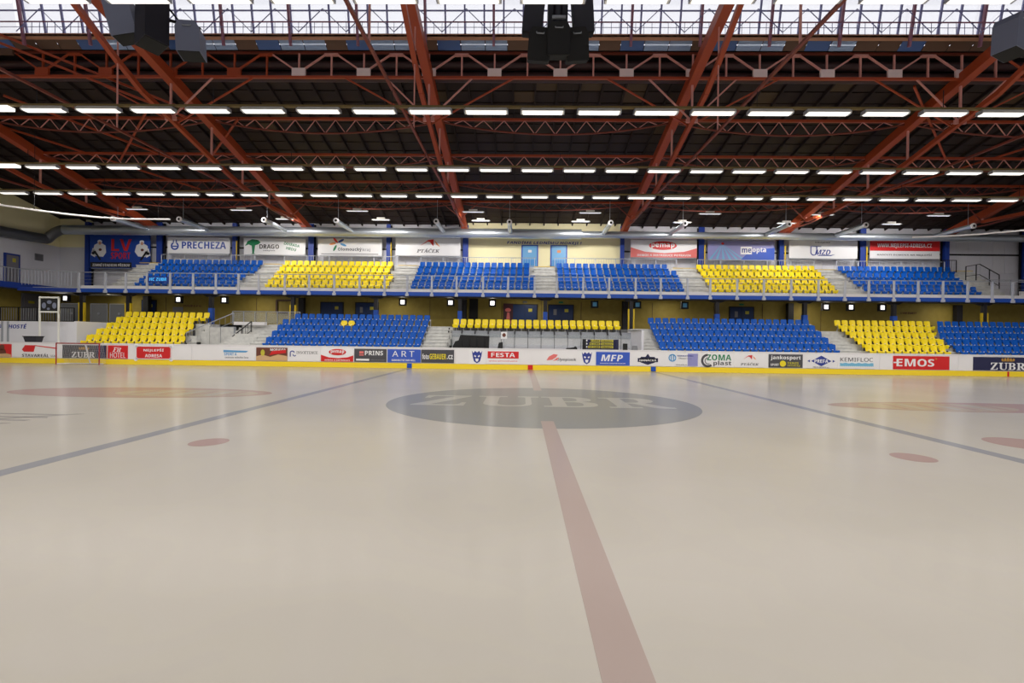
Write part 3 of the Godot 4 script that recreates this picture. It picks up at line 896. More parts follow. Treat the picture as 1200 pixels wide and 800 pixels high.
func boards() -> void:
	var o := setting("wall_boards", geo().span(Vector3(-40, 0.0, -32.34), Vector3(44, 1.28, -32.22)).mesh(), "board_white", "long white rink boards with yellow kick strip along the far side", "boards")
	var pm := geo().box(Vector3.ZERO, Vector3(2.385, 0.92, 0.03)).mesh()
	var km := geo().box(Vector3.ZERO, Vector3(2.395, 0.32, 0.04)).mesh()
	for k in range(-16, 18):
		put("board_panel", pm, "board_white", o, Vector3(1.2 + 2.4 * k, 0.8, -32.2))
		put("kick_strip", km, "kick_yellow", o, Vector3(1.2 + 2.4 * k, 0.165, -32.195))
	put("cap_rail", geo().span(Vector3(-40, 1.26, -32.4), Vector3(44, 1.34, -32.17)).mesh(), "white", o)
	for a in [[-7.685, "fascia_blue"], [-0.06, "p_red"], [7.63, "fascia_blue"]]:
		put("line_mark", geo().box(Vector3(a[0], 0.175, -32.165), Vector3(0.31, 0.29, 0.03)).mesh(), a[1], o)
	put("line_mark", geo().box(Vector3(29.42, 0.165, -32.165), Vector3(0.09, 0.3, 0.03)).mesh(), "p_red", o)

	var a := advert("red advert board with brown figure at the left picture edge", -34.9, -33.28, "p_red")
	flat(a, "printed_figure", [oval(1.02, 0.62, 0.16, 0.18), pts([0.75, 0, 1.35, 0, 1.22, 0.5, 0.85, 0.5])], 0.012, "p_brown")
	flat(a, "printed_ground", [pts([0, 0, 1.6, 0, 1.6, 0.16, 1.3, 0.24, 0, 0.12])], 0.014, "p_sand")
	a = advert("white advert board with red trowel logo over dark lettering", -33.2, -30.2, "board_white")
	words(a, "STAVAREÁL", Vector3(1.5, 0.15, 0.013), 1.75, 0.24, "p_dgrey")
	words(a, "s.r.o.", Vector3(2.65, 0.12, 0.013), 0.3, 0.12, "p_grey")
	flat(a, "trowel_logo", [pts([0.62, 0.5, 0.82, 0.78, 1.5, 0.78, 1.38, 0.36, 0.75, 0.36]), pts([1.45, 0.74, 2.9, 0.56, 2.9, 0.63, 1.45, 0.79])], 0.012, "p_red")
	a = advert("dark grey advert board with white serif lettering behind the goal", -29.95, -27.79, "p_dgrey")
	words(a, "ZUBR", Vector3(1.35, 0.22, 0.013), 1.5, 0.36, "p_white", "serif")
	crown(a, 1.4, 0.56, 0.28)
	a = advert("plain navy advert board right of the goal", -27.78, -27.07, "p_navy")
	put("edge_strip", geo().span(Vector3(0.68, 0, 0.012), Vector3(0.71, 0.83, 0.016)).mesh(), "p_orange", a)
	a = advert("red advert board with white script over the word hotel", -27.01, -25.72, "p_red")
	words(a, "HOTEL", Vector3(0.65, 0.22, 0.013), 1.0, 0.34, "p_white", "sansthin")
	words(a, "Fit", Vector3(0.62, 0.58, 0.013), 0.5, 0.3, "p_white", "serif", 0.35)
	a = advert("red plaque advert with clipped white corners", -25.19, -22.91, "p_red", 0.36, 1.2)
	words(a, "NEJLEPŠÍ", Vector3(1.14, 0.57, 0.013), 1.3, 0.24, "p_white")
	words(a, "ADRESA", Vector3(1.14, 0.22, 0.013), 1.1, 0.2, "p_white")
	var cs := []
	for c in [[0, 0], [2.28, 0], [2.28, 0.84], [0, 0.84]]: cs.append(oval(c[0], c[1], 0.13, 0.13, 12))
	cs.append(rect(0, 0.8, 2.28, 0.84)); cs.append(rect(0, 0, 2.28, 0.04))
	cs.append(rect(0, 0, 0.04, 0.84)); cs.append(rect(2.24, 0, 2.28, 0.84))
	flat(a, "plaque_border", cs, 0.012, "p_white")
	a = advert("white advert board with a pale blue band and small blue lettering", -20.2, -17.55, "board_white")
	flat(a, "blue_band", [pts([0.65, 0.5, 2.1, 0.5, 2.25, 0.6, 0.65, 0.64])], 0.012, "p_sky")
	words(a, "SPORT A", Vector3(1.1, 0.38, 0.013), 0.8, 0.17, "p_sky")
	words(a, "centrum volného času", Vector3(1.5, 0.18, 0.013), 1.5, 0.12, "p_grey")
	a = advert("brown and red picture advert board left of the blue lettering board", -17.45, -15.46, "p_brown")
	flat(a, "sand_ground", [pts([0, 0, 1.99, 0, 1.99, 0.3, 1.4, 0.4, 0.9, 0.24, 0.4, 0.38, 0, 0.26])], 0.012, "p_sand")
	flat(a, "red_flash", [pts([0.85, 0.35, 1.0, 0.62, 1.9, 0.7, 1.9, 0.5, 1.2, 0.42])], 0.014, "p_red")
	words(a, "MORAVIA", Vector3(1.4, 0.7, 0.013), 1.0, 0.15, "p_white")
	flat(a, "printed_tree", [oval(0.42, 0.5, 0.13, 0.2)], 0.014, "p_olive")
	a = advert("white advert board with dark serif lettering and curled n shaped logo", -15.4, -13.36, "board_white")
	words(a, "INSOFTENCE", Vector3(1.2, 0.54, 0.013), 1.35, 0.17, "p_dgrey", "serifthin")
	flat(a, "curl_logo", [band(0.26, 0.5, 0.1, 0.16, 0.3, 3.1), rect(0.1, 0.28, 0.16, 0.5), band(0.4, 0.4, 0.06, 0.11, 2.9, 6.0)], 0.012, "p_indigo")
	a = advert("white advert board with red oval logo over red wave, on the boards", -13.31, -11.25, "p_white")
	flat(a, "red_wave", [pts([0, 0, 2.06, 0, 2.06, 0.4, 1.7, 0.28, 1.1, 0.22, 0.5, 0.26, 0, 0.42])], 0.012, "p_red")
	flat(a, "red_oval", [oval(1.05, 0.6, 0.55, 0.2, 24)], 0.014, "p_red")
	words(a, "pemap", Vector3(1.05, 0.6, 0.026), 0.85, 0.24, "p_white")
	words(a, "DEMOS A DISTRIBUCE", Vector3(1.05, 0.09, 0.022), 1.6, 0.08, "p_white")
	a = advert("charcoal advert board with white lettering and red square logo", -11.19, -9.14, "p_dgrey")
	words(a, "PRINS", Vector3(1.25, 0.57, 0.013), 1.15, 0.28, "p_white")
	flat(a, "square_logo", [rect(0.32, 0.52, 0.6, 0.68), rect(0.32, 0.4, 0.6, 0.47)], 0.012, "p_pink")
	flat(a, "white_strip", [rect(0.12, 0.08, 0.95, 0.2)], 0.012, "p_white")
	words(a, "STŘECHY A FASÁDY", Vector3(1.5, 0.14, 0.013), 0.95, 0.09, "p_grey")
	a = advert("royal blue advert board with thin white capitals", -9.08, -6.98, "p_royal")
	words(a, "A R T", Vector3(1.0, 0.54, 0.013), 1.4, 0.36, "p_white", "sansthin")
	words(a, "KAMENICTVÍ SMR-NELL", Vector3(1.02, 0.16, 0.013), 1.5, 0.15, "p_white")
	a = advert("grey advert board with white and yellow web address", -6.95, -4.87, "p_dgrey")
	words(a, "foto", Vector3(0.28, 0.4, 0.013), 0.42, 0.34, "p_white")
	words(a, "GEBAUER", Vector3(1.06, 0.4, 0.013), 1.05, 0.34, "p_yellow")
	words(a, ".cz", Vector3(1.82, 0.38, 0.013), 0.38, 0.26, "p_white")
	a = advert("white panel with blue horned emblem right of the web address board", -3.92, -2.88, "p_white", 0.33, 1.24)
	bull(a, 0.5, 0.46, 0.78)
	a = advert("red and white advert board with bold white wide lettering", -2.8, -0.75, "p_white")
	flat(a, "red_field", [rect(0.05, 0.34, 2.0, 0.78)], 0.012, "p_red")
	words(a, "FESTA", Vector3(1.02, 0.56, 0.024), 1.5, 0.26, "p_white")
	words(a, "výrobce sportovních potřeb", Vector3(1.02, 0.17, 0.013), 1.8, 0.1, "p_pink")
	a = advert("white advert board with red swirl and grey lettering above centre line", 0.6, 3.0, "board_white")
	words(a, "Olympionik", Vector3(1.6, 0.3, 0.013), 1.2, 0.22, "p_dgrey", "sans", 0.2)
	flat(a, "swirl_logo", [pts([0.35, 0.26, 0.5, 0.5, 0.8, 0.66, 1.05, 0.62, 0.95, 0.46, 0.7, 0.3]), pts([0.75, 0.22, 1.0, 0.42, 1.15, 0.44, 1.0, 0.28])], 0.012, "p_pink")
	a = advert("white panel with blue horned emblem left of the bright blue board", 3.05, 3.95, "p_white", 0.36, 1.24)
	bull(a, 0.42, 0.45, 0.76)
	a = advert("bright blue advert board with bold leaning white capitals", 4.05, 6.15, "p_royal")
	words(a, "MFP", Vector3(1.0, 0.46, 0.013), 1.3, 0.4, "p_white", "sans", 0.2)
	words(a, "MORAVSKÁ FINANČNÍ PORADNA", Vector3(1.05, 0.13, 0.013), 1.6, 0.07, "p_white")
	a = advert("white advert board with dark violet badge shaped logo", 6.35, 8.2, "board_white")
	flat(a, "badge_logo", [pts([0.36, 0.32, 0.5, 0.56, 0.78, 0.56, 0.92, 0.76, 1.06, 0.56, 1.34, 0.56, 1.5, 0.32, 1.34, 0.2, 0.92, 0.06, 0.5, 0.2]), rect(0.3, 0.24, 1.56, 0.48)], 0.012, "p_navy")
	words(a, "HANÁCKÁ", Vector3(0.93, 0.36, 0.024), 1.05, 0.15, "p_white")
	a = advert("white and lilac advert board with pale blue round logo", 8.4, 10.4, "board_white")
	flat(a, "lilac_field", [rect(1.35, 0.02, 1.98, 0.8)], 0.012, "p_lilac")
	flat(a, "round_logo", [band(0.4, 0.52, 0.17, 0.24, 0.0, 6.2, 24), rect(0.3, 0.36, 0.36, 0.7), rect(0.44, 0.36, 0.5, 0.7)], 0.014, "p_sky")
	words(a, "PRÁDELNA A ČISTÍRNA", Vector3(1.2, 0.66, 0.024), 1.0, 0.08, "p_indigo")
	words(a, "PŘEROV s.r.o.", Vector3(1.2, 0.5, 0.024), 0.8, 0.07, "p_grey")
	words(a, "www.adp.cz", Vector3(0.95, 0.1, 0.024), 0.7, 0.07, "p_grey")
	a = advert("white advert board with green capitals inside a dark grey curl", 10.5, 12.55, "board_white")
	words(a, "ZOMA", Vector3(1.2, 0.58, 0.013), 1.5, 0.36, "p_green")
	words(a, "plast", Vector3(1.4, 0.2, 0.013), 1.1, 0.34, "p_dgrey")
	flat(a, "curl_logo", [band(0.5, 0.38, 0.28, 0.42, 1.6, 5.4, 20)], 0.011, "p_dgrey")
	flat(a, "inner_curl", [band(0.52, 0.36, 0.16, 0.22, 1.6, 5.2, 16)], 0.011, "p_grey")
	a = advert("white advert board with red bird logo above slanted serif lettering", 12.65, 14.5, "board_white")
	bird(a, 0.95, 0.5, 0.42)
	words(a, "PTÁČEK", Vector3(0.95, 0.2, 0.013), 1.1, 0.17, "p_dgrey", "serif", 0.25)
	a = advert("dark advert board with white lettering and yellow ball", 14.76, 16.86, "p_dgrey")
	words(a, "jankosport", Vector3(1.05, 0.6, 0.013), 1.85, 0.32, "p_white")
	flat(a, "yellow_ball", [oval(0.88, 0.25, 0.19, 0.19, 18)], 0.012, "p_yellow")
	words(a, "SPORT", Vector3(0.38, 0.18, 0.013), 0.5, 0.14, "p_white")
	words(a, "TENIS", Vector3(1.5, 0.29, 0.013), 0.7, 0.14, "p_olive")
	words(a, "HOKEJ", Vector3(1.55, 0.12, 0.013), 0.75, 0.12, "p_olive")
	a = advert("white advert board with a flattened blue diamond logo", 17.1, 18.9, "board_white")
	flat(a, "diamond_logo", [pts([0.28, 0.44, 0.9, 0.78, 1.52, 0.44, 0.9, 0.12]), pts([0.05, 0.44, 0.2, 0.52, 0.2, 0.36]), pts([1.75, 0.44, 1.6, 0.52, 1.6, 0.36])], 0.012, "p_indigo")
	words(a, "PREFA", Vector3(0.9, 0.44, 0.024), 0.85, 0.22, "p_white")
	words(a, "PREFA GRYGOV a.s.", Vector3(0.9, 0.06, 0.013), 1.0, 0.08, "p_grey")
	a = advert("white advert board with dark thin capitals over blue waves", 19.0, 21.35, "board_white")
	words(a, "KEMIFLOC", Vector3(1.17, 0.56, 0.013), 2.0, 0.24, "p_dgrey", "sansthin")
	var wv := PackedVector2Array([Vector2(0.15, 0.2)])
	wv = pts([0.15, 0.14])
	for k in 33: wv.append(Vector2(0.15 + 2.05 * k / 32.0, 0.14 + 0.025 * (k % 2)))
	for k in 33: wv.append(Vector2(2.2 - 2.05 * k / 32.0, 0.34 + 0.02 * sin(k)))
	wv.remove_at(0)
	flat(a, "blue_waves", [wv], 0.012, "p_lblue")
	a = advert("long red advert board with bold white capitals at right", 22.41, 25.84, "p_red")
	words(a, "EMOS", Vector3(1.35, 0.42, 0.013), 2.3, 0.46, "p_white")
	flat(a, "white_dash", [rect(0.02, 0.38, 0.3, 0.46)], 0.012, "p_white")
	flat(a, "gold_star", [oval(2.62, 0.66, 0.05, 0.05, 8)], 0.012, "p_gold")
	a = advert("navy advert board with white serif lettering and gold crown at right edge", 27.29, 31.4, "p_navy")
	words(a, "ZUBR", Vector3(2.1, 0.27, 0.013), 2.1, 0.44, "p_white", "serif")
	crown(a, 2.1, 0.6, 0.34)


func bird(o: Node3D, x: float, y: float, s: float) -> void:
	flat(o, "bird_logo", [pts([x - 0.95 * s, y, x - 0.2 * s, y + 0.55 * s, x + 0.35 * s, y + 0.62 * s, x + 0.3 * s, y - 0.05 * s, x - 0.05 * s, y + 0.38 * s, x - 0.25 * s, y + 0.4 * s])], 0.012, "p_red")
	flat(o, "bird_wing", [pts([x + 0.4 * s, y + 0.55 * s, x + 0.7 * s, y + 0.25 * s, x + 0.95 * s, y - 0.1 * s, x + 0.6 * s, y + 0.1 * s])], 0.012, "p_orange")


func sign_board(label: String, x0: float, y0: float, x1: float, y1: float, back) -> Node3D:
	var o := thing("wall_sign", label, "sign", Vector3(x0, y0, -42.6))
	put("panel", geo().span(Vector3(0, 0, -0.08), Vector3(x1 - x0, y1 - y0, 0.0)).mesh(), back, o)
	var g := geo()
	g.span(Vector3(0.1, -0.06, -0.14), Vector3(x1 - x0 - 0.1, 0.0, -0.02))
	for k in 3: g.bar(Vector3((x1 - x0) * (0.15 + 0.35 * k), (y1 - y0) * 0.5, -0.8), Vector3((x1 - x0) * (0.15 + 0.35 * k), (y1 - y0) * 0.5, -0.08), 0.06, 0.06)
	put("bracket_frame", g.mesh(), "rail_grey", o)
	return o


func player(o: Node3D, x: float, y: float, s: float, flip: float) -> void:   # flat print of a skater in white
	flat(o, "printed_player", [oval(x, y + 1.02 * s, 0.2 * s, 0.16 * s), pts([x - 0.45 * s, y + 0.75 * s, x - 0.15 * s, y + 0.9 * s, x + 0.2 * s, y + 0.88 * s, x + 0.5 * s, y + 0.7 * s, x + 0.55 * s, y + 0.1 * s, x + 0.3 * s, y - 0.25 * s, x - 0.3 * s, y - 0.2 * s, x - 0.6 * s, y + 0.2 * s]), pts([x - 0.6 * s * flip, y + 0.5 * s, x - 0.75 * s * flip, y - 0.1 * s, x - 0.4 * s * flip, y - 0.3 * s, x - 0.3 * s * flip, y + 0.1 * s])], 0.002, "p_white", 0.006)
	flat(o, "printed_face", [oval(x + 0.02 * s, y + 0.9 * s, 0.12 * s, 0.14 * s)], 0.008, "p_skin", 0.006)
	flat(o, "printed_stick", [pts([x - 0.5 * s * flip, y + 0.2 * s, x - 0.35 * s * flip, y + 0.25 * s, x + 0.15 * s * flip, y - 0.5 * s, x + 0.0 * s * flip, y - 0.55 * s]), oval(x - 0.55 * s * flip, y + 0.05 * s, 0.13 * s, 0.12 * s)], 0.012, "p_black", 0.006)
	flat(o, "printed_crest", [oval(x + 0.05 * s, y + 0.35 * s, 0.13 * s, 0.11 * s)], 0.012, "p_brown", 0.006)


func upper_wall() -> void:
	var a := sign_board("dark blue sign with two ice hockey players and red letters", -37.2, 7.5, -32.05, 10.3, "p_blue")
	flat(a, "black_strip", [rect(0.05, 0.05, 3.6, 0.5)], 0.0, "p_black", 0.006)
	words(a, "ZIMNÍ STADION PŘEROV", Vector3(1.85, 0.28, 0.01), 3.2, 0.28, "p_white")
	words(a, "LV", Vector3(2.72, 1.95, 0.012), 1.75, 1.0, "p_red")
	words(a, "SPORT", Vector3(2.65, 1.05, 0.012), 1.65, 0.55, "p_red")
	player(a, 0.85, 1.2, 1.0, 1.0)
	player(a, 4.45, 1.2, 1.0, -1.0)
	a = sign_board("white sign with blue capitals and blue ring logo", -30.55, 8.82, -25.25, 10.14, "p_white")
	words(a, "PRECHEZA", Vector3(3.1, 0.68, 0.004), 3.75, 0.58, "p_blue")
	flat(a, "ring_logo", [band(0.62, 0.6, 0.22, 0.34, 2.1, 7.3, 24), rect(0.46, 0.86, 0.54, 1.12), rect(0.7, 0.86, 0.78, 1.12), rect(0.42, 0.52, 0.82, 0.62)], 0.0, "p_blue", 0.012)
	a = sign_board("white sign with green spreading tree logo and black capitals", -24.05, 8.76, -18.85, 10.12, "p_white")
	words(a, "DRAGO", Vector3(2.15, 0.68, 0.004), 1.65, 0.36, "p_black")
	words(a, "nábytek", Vector3(2.15, 0.34, 0.004), 1.0, 0.14, "p_grey")
	words(a, "ZAHRADA", Vector3(4.05, 0.86, 0.004), 1.35, 0.24, "p_green", "sans", 0.0, -0.2)
	words(a, "HROU", Vector3(4.0, 0.5, 0.004), 0.85, 0.24, "p_green", "sans", 0.0, -0.2)
	flat(a, "tree_logo", [pts([0.1, 0.72, 0.3, 1.1, 0.7, 1.28, 1.2, 1.22, 1.42, 1.02, 1.2, 0.86, 0.95, 0.78, 0.86, 0.1, 1.0, 0.04, 0.6, 0.04, 0.72, 0.1, 0.66, 0.74, 0.4, 0.84])], 0.0, "p_green", 0.012)
	a = sign_board("white sign with a star of coloured petals", -17.8, 8.75, -12.4, 10.16, "p_white")
	words(a, "Olomoucký", Vector3(2.7, 0.5, 0.004), 2.0, 0.36, "p_dgrey")
	words(a, "kraj", Vector3(4.1, 0.48, 0.004), 0.65, 0.32, "p_grey", "sansthin")
	for p in [[1.95, 1.22, 0.5, "p_blue"], [2.15, 0.9, -0.35, "p_sky"], [1.25, 0.98, 0.2, "p_orange"], [1.45, 0.62, 1.1, "p_green"], [1.5, 1.26, 2.3, "p_red"]]:
		var e := PackedVector2Array()
		for v in oval(0, 0, 0.28, 0.09, 14): e.append(v.rotated(p[2]) + Vector2(p[0], p[1]))
		flat(a, "petal_logo", [e], 0.0, p[3], 0.012)
	flat(a, "grey_strip", [rect(0.3, 0.1, 5.1, 0.16)], 0.0, "p_grey", 0.01)
	a = sign_board("white sign with red bird logo hung left of the yellow wall", -11.25, 8.82, -5.82, 10.24, "p_white")
	bird(a, 2.9, 0.82, 0.85)
	words(a, "PTÁČEK", Vector3(2.75, 0.42, 0.004), 1.85, 0.34, "p_dgrey", "serif", 0.25)
	a = sign_board("white and pink sign with large red oval logo", 8.3, 8.85, 13.75, 10.28, "p_white")
	flat(a, "pink_wave", [pts([0, 0, 5.45, 0, 5.45, 0.78, 4.4, 0.48, 2.8, 0.36, 1.2, 0.46, 0, 0.82])], 0.0, "p_pink", 0.01)
	flat(a, "red_oval", [oval(2.65, 0.98, 1.15, 0.36, 28)], 0.006, "p_red", 0.01)
	words(a, "pemap", Vector3(2.65, 0.95, 0.022), 1.9, 0.46, "p_white")
	words(a, "DEMOS A DISTRIBUCE POTRAVIN", Vector3(2.75, 0.18, 0.014), 4.4, 0.16, "p_white")
	a = sign_board("lilac blue sign with pale light rays and white lettering", 14.65, 8.72, 20.1, 10.26, "p_lilac")
	for k in 6:
		flat(a, "light_ray", [pts([1.15, 1.3, 0.1 + 0.55 * k, 0.02, 0.3 + 0.55 * k, 0.02])], 0.0, "p_lblue", 0.006)
	flat(a, "indigo_field", [pts([2.7, 0, 5.45, 0, 5.45, 1.0, 4.4, 0.9, 3.2, 0.5])], 0.002, "p_royal", 0.006)
	flat(a, "white_box", [pts([2.68, 0.45, 3.6, 0.45, 3.6, 1.08, 2.68, 1.08])], 0.008, "p_white", 0.006)
	words(a, "me", Vector3(3.16, 0.76, 0.016), 0.75, 0.34, "p_indigo")
	words(a, "opta", Vector3(4.2, 0.76, 0.012), 1.1, 0.5, "p_white")
	flat(a, "pink_flower", [oval(1.2, 1.32, 0.12, 0.1)], 0.008, "p_red", 0.006)
	a = sign_board("white sign with dark blue mug shaped logo and leaning capitals", 21.3, 8.9, 26.85, 10.34, "p_white")
	words(a, "MZD", Vector3(2.75, 0.5, 0.004), 1.2, 0.42, "p_indigo", "sans", 0.25)
	flat(a, "mug_logo", [band(2.0, 0.5, 0.2, 0.28, 3.1, 6.4), rect(1.72, 0.5, 1.8, 1.0), rect(2.2, 0.5, 2.28, 1.0), rect(1.72, 0.94, 2.6, 1.0)], 0.0, "p_indigo", 0.012)
	flat(a, "swoosh_logo", [pts([2.3, 0.2, 3.4, 0.2, 3.75, 0.34, 3.4, 0.28, 2.4, 0.26])], 0.0, "p_indigo", 0.012)
	words(a, "Skupina", Vector3(2.7, 1.3, 0.004), 1.2, 0.16, "p_grey")
	a = sign_board("red over white sign with white web address", 27.85, 8.95, 33.5, 10.4, "p_white")
	flat(a, "red_field", [rect(0, 0.62, 5.65, 1.45)], 0.0, "p_red", 0.01)
	words(a, "WWW.NEJLEPSI-ADRESA.CZ", Vector3(2.8, 1.02, 0.014), 4.4, 0.4, "p_white")
	words(a, "RADOSTI DOMOVA NA NEJLEPŠÍ", Vector3(2.8, 0.3, 0.004), 4.4, 0.2, "p_grey")
	# columns of the back wall
	var cx := [-37.5, -31.3, -24.9, -18.4, -11.87, -5.4, 7.62, 14.15, 20.72, 27.35, 34.15, 40.6]
	for i in cx.size():
		var o := thing("wall_column", "dark blue steel column on the upper back wall, %s from left" % ORD[i], "column", Vector3(cx[i], 5.3, -42.85), "blue wall columns")
		var wide: float = 0.46 if i % 2 == 1 else 0.34
		put("column_web", geo().span(Vector3(-0.05, 0, -0.25), Vector3(0.05, 6.1, 0.2)).mesh(), "steel_blue", o)
		put("column_flange", geo().span(Vector3(-wide / 2, 0, 0.14), Vector3(wide / 2, 6.1, 0.22)).mesh(), "steel_blue", o)
		put("column_flange", geo().span(Vector3(-wide / 2, 0, -0.3), Vector3(wide / 2, 6.1, -0.22)).mesh(), "steel_dark", o)
		if i in [2, 4, 7, 8, 9]:
			put("drain_pipe", geo().tube([Vector3(0.24, 2.2, 0.28), Vector3(0.24, 4.6, 0.28)], 0.05, 8).mesh(), "stripe_yellow", o)
	# two pale blue doors in the yellow part
	for s in [[-0.04, "left", "p_white"], [2.39, "right", "p_orange"]]:
		var d := setting("door_%d" % (1 if s[1] == "left" else 2), geo().span(Vector3(s[0] - 0.7, 7.86, -43.0), Vector3(s[0] + 0.7, 9.85, -42.94)).mesh(), "p_royal", "%s light blue door on the upper yellow wall" % s[1], "door")
		put("door_leaf", geo().span(Vector3(s[0] - 0.6, 7.88, -42.96), Vector3(s[0] + 0.6, 9.76, -42.9)).mesh(), "door_light", d)
		put("door_panel", geo().span(Vector3(s[0] - 0.52, 7.95, -42.92), Vector3(s[0] + 0.52, 8.6, -42.88)).mesh(), "door_panel", d)
		put("notice", geo().span(Vector3(s[0] - 0.14, 9.2, -42.9), Vector3(s[0] + 0.16, 9.42, -42.88)).mesh(), s[2], d)
		put("door_handle", geo().span(Vector3(s[0] + 0.42, 8.75, -42.9), Vector3(s[0] + 0.52, 8.82, -42.84)).mesh(), "rail_grey", d)
	# supply air duct with nozzles
	var du := thing("air_duct", "large round silver air duct running along the top of the back wall", "duct", Vector3(0, 0, 0))
	for k in 18:
		var xa := -38.4 + 2.5 * k
		if xa >= 4.0: break
		var xb := minf(xa + 2.5, 4.05)
		put("duct_section", geo().tube([Vector3(xa, 10.47, -41.5), Vector3(xb - 0.02, 10.47, -41.5)], 0.385, 20).mesh(), "duct", du)
		put("duct_collar", geo().tube([Vector3(xb - 0.05, 10.47, -41.5), Vector3(xb + 0.03, 10.47, -41.5)], 0.4, 20).mesh(), "duct", du)
	for k in 15:
		var xa := 4.05 + 2.5 * k
		put("duct_section", geo().tube([Vector3(xa, 10.45, -41.5), Vector3(xa + 2.48, 10.45, -41.5)], 0.28, 18).mesh(), "duct", du)
		put("duct_collar", geo().tube([Vector3(xa + 2.45, 10.45, -41.5), Vector3(xa + 2.53, 10.45, -41.5)], 0.295, 18).mesh(), "duct", du)
	du = thing("air_duct", "dark grey duct elbow dropping and running along the left side wall", "duct")
	var elbow := []
	for k in 12:
		var u := k / 11.0
		elbow.append(Vector3(-38.4 - 1.2 * u - 0.4 * sin(u * PI), 10.47 - 0.85 * smoothstep(0.0, 0.8, u), -41.5 + 0.4 * u))
	put("duct_elbow", geo().tube(elbow, 0.385, 18).mesh(), "duct_dark", du)
	put("duct_run", geo().tube([elbow[11], Vector3(-39.75, 9.6, -40.0), Vector3(-39.75, 9.5, -37.0), Vector3(-39.75, 9.5, -20.0)], 0.39, 18).mesh(), "duct_dark", du)
	put("duct_label", geo().box(Vector3(-39.55, 9.72, -39.4), Vector3(0.1, 0.12, 0.35)).mesh(), "p_white", du)
	var nx := [-31.3, -26.28, -19.89, -14.5, -7.05, -1.64, 5.81, 11.22, 18.76, 24.28, 31.99]
	for i in nx.size():
		var o := thing("air_nozzle", "long silver air nozzle tube branching from the wall duct, %s from left" % ORD[i], "nozzle", Vector3(nx[i], 10.56, -37.7), "air nozzles on the duct")
		var zb := -3.4 if nx[i] < 4.0 else -3.5
		put("nozzle_tube", geo().tube([Vector3(0, 0, -0.05), Vector3(0, -0.02, zb)], 0.17, 16, false).mesh(), "duct", o)
		var ring := geo()
		for k in 16:
			var p0 := Vector2.from_angle(TAU * k / 16)
			var p1 := Vector2.from_angle(TAU * (k + 1) / 16)
			ring.quad(Vector3(p0.x * 0.09, p0.y * 0.09, 0.02), Vector3(p0.x * 0.2, p0.y * 0.2, 0.0), Vector3(p1.x * 0.2, p1.y * 0.2, 0.0), Vector3(p1.x * 0.09, p1.y * 0.09, 0.02))
			ring.quad(Vector3(p0.x * 0.2, p0.y * 0.2, 0), Vector3(p0.x * 0.2, p0.y * 0.2, -0.1), Vector3(p1.x * 0.2, p1.y * 0.2, -0.1), Vector3(p1.x * 0.2, p1.y * 0.2, 0))
		put("nozzle_ring", ring.mesh(), "white", o)
		put("nozzle_throat", geo().tube([Vector3(0, 0, -0.12), Vector3(0, 0, -0.1)], 0.16, 14).mesh(), "black", o)  # black disc stands in for the shade inside the open tube
		put("hanger", geo().bar(Vector3(0, 0.16, -0.5), Vector3(0, 1.7, -0.5), 0.02, 0.02).mesh(), "rail_grey", o)
	# railings at the back of the gallery, one run between two aisles
	var runs := [[-30.6, -22.8, "left of the tree sign"], [-20.3, -11.0, "behind the upper left yellow seats"], [-9.0, 0.35, "left of the light blue doors"], [2.0, 11.9, "right of the light blue doors"], [13.6, 23.0, "behind the upper right yellow seats"], [24.8, 33.4, "behind the far right blue seats"]]
	for r in runs:
		var o := thing("back_railing", "thin grey railing at the back of the gallery, %s" % r[2], "railing", Vector3(0, 7.86, -41.98))
		put("top_rail", geo().bar(Vector3(r[0], 0.74, 0), Vector3(r[1], 0.74, 0), 0.05, 0.05).mesh(), "rail_grey", o)
		put("low_rail", geo().bar(Vector3(r[0], 0.1, 0), Vector3(r[1], 0.1, 0), 0.03, 0.03).mesh(), "rail_grey", o)
		var np := int((r[1] - r[0]) / 1.6)
		var pm := geo().span(Vector3(-0.025, 0, -0.025), Vector3(0.025, 0.74, 0.025)).mesh()
		for k in np + 1: put("post", pm, "post_white", o, Vector3(lerpf(r[0], r[1], float(k) / np), 0, 0))
		var g := geo()
		var nb := int((r[1] - r[0]) / 0.2)
		for k in nb: g.span(Vector3(r[0] + 0.2 * k - 0.008, 0.1, -0.008), Vector3(r[0] + 0.2 * k + 0.008, 0.74, 0.008))
		put("balusters", g.mesh(), "post_white", o).set_meta("kind", "stuff")


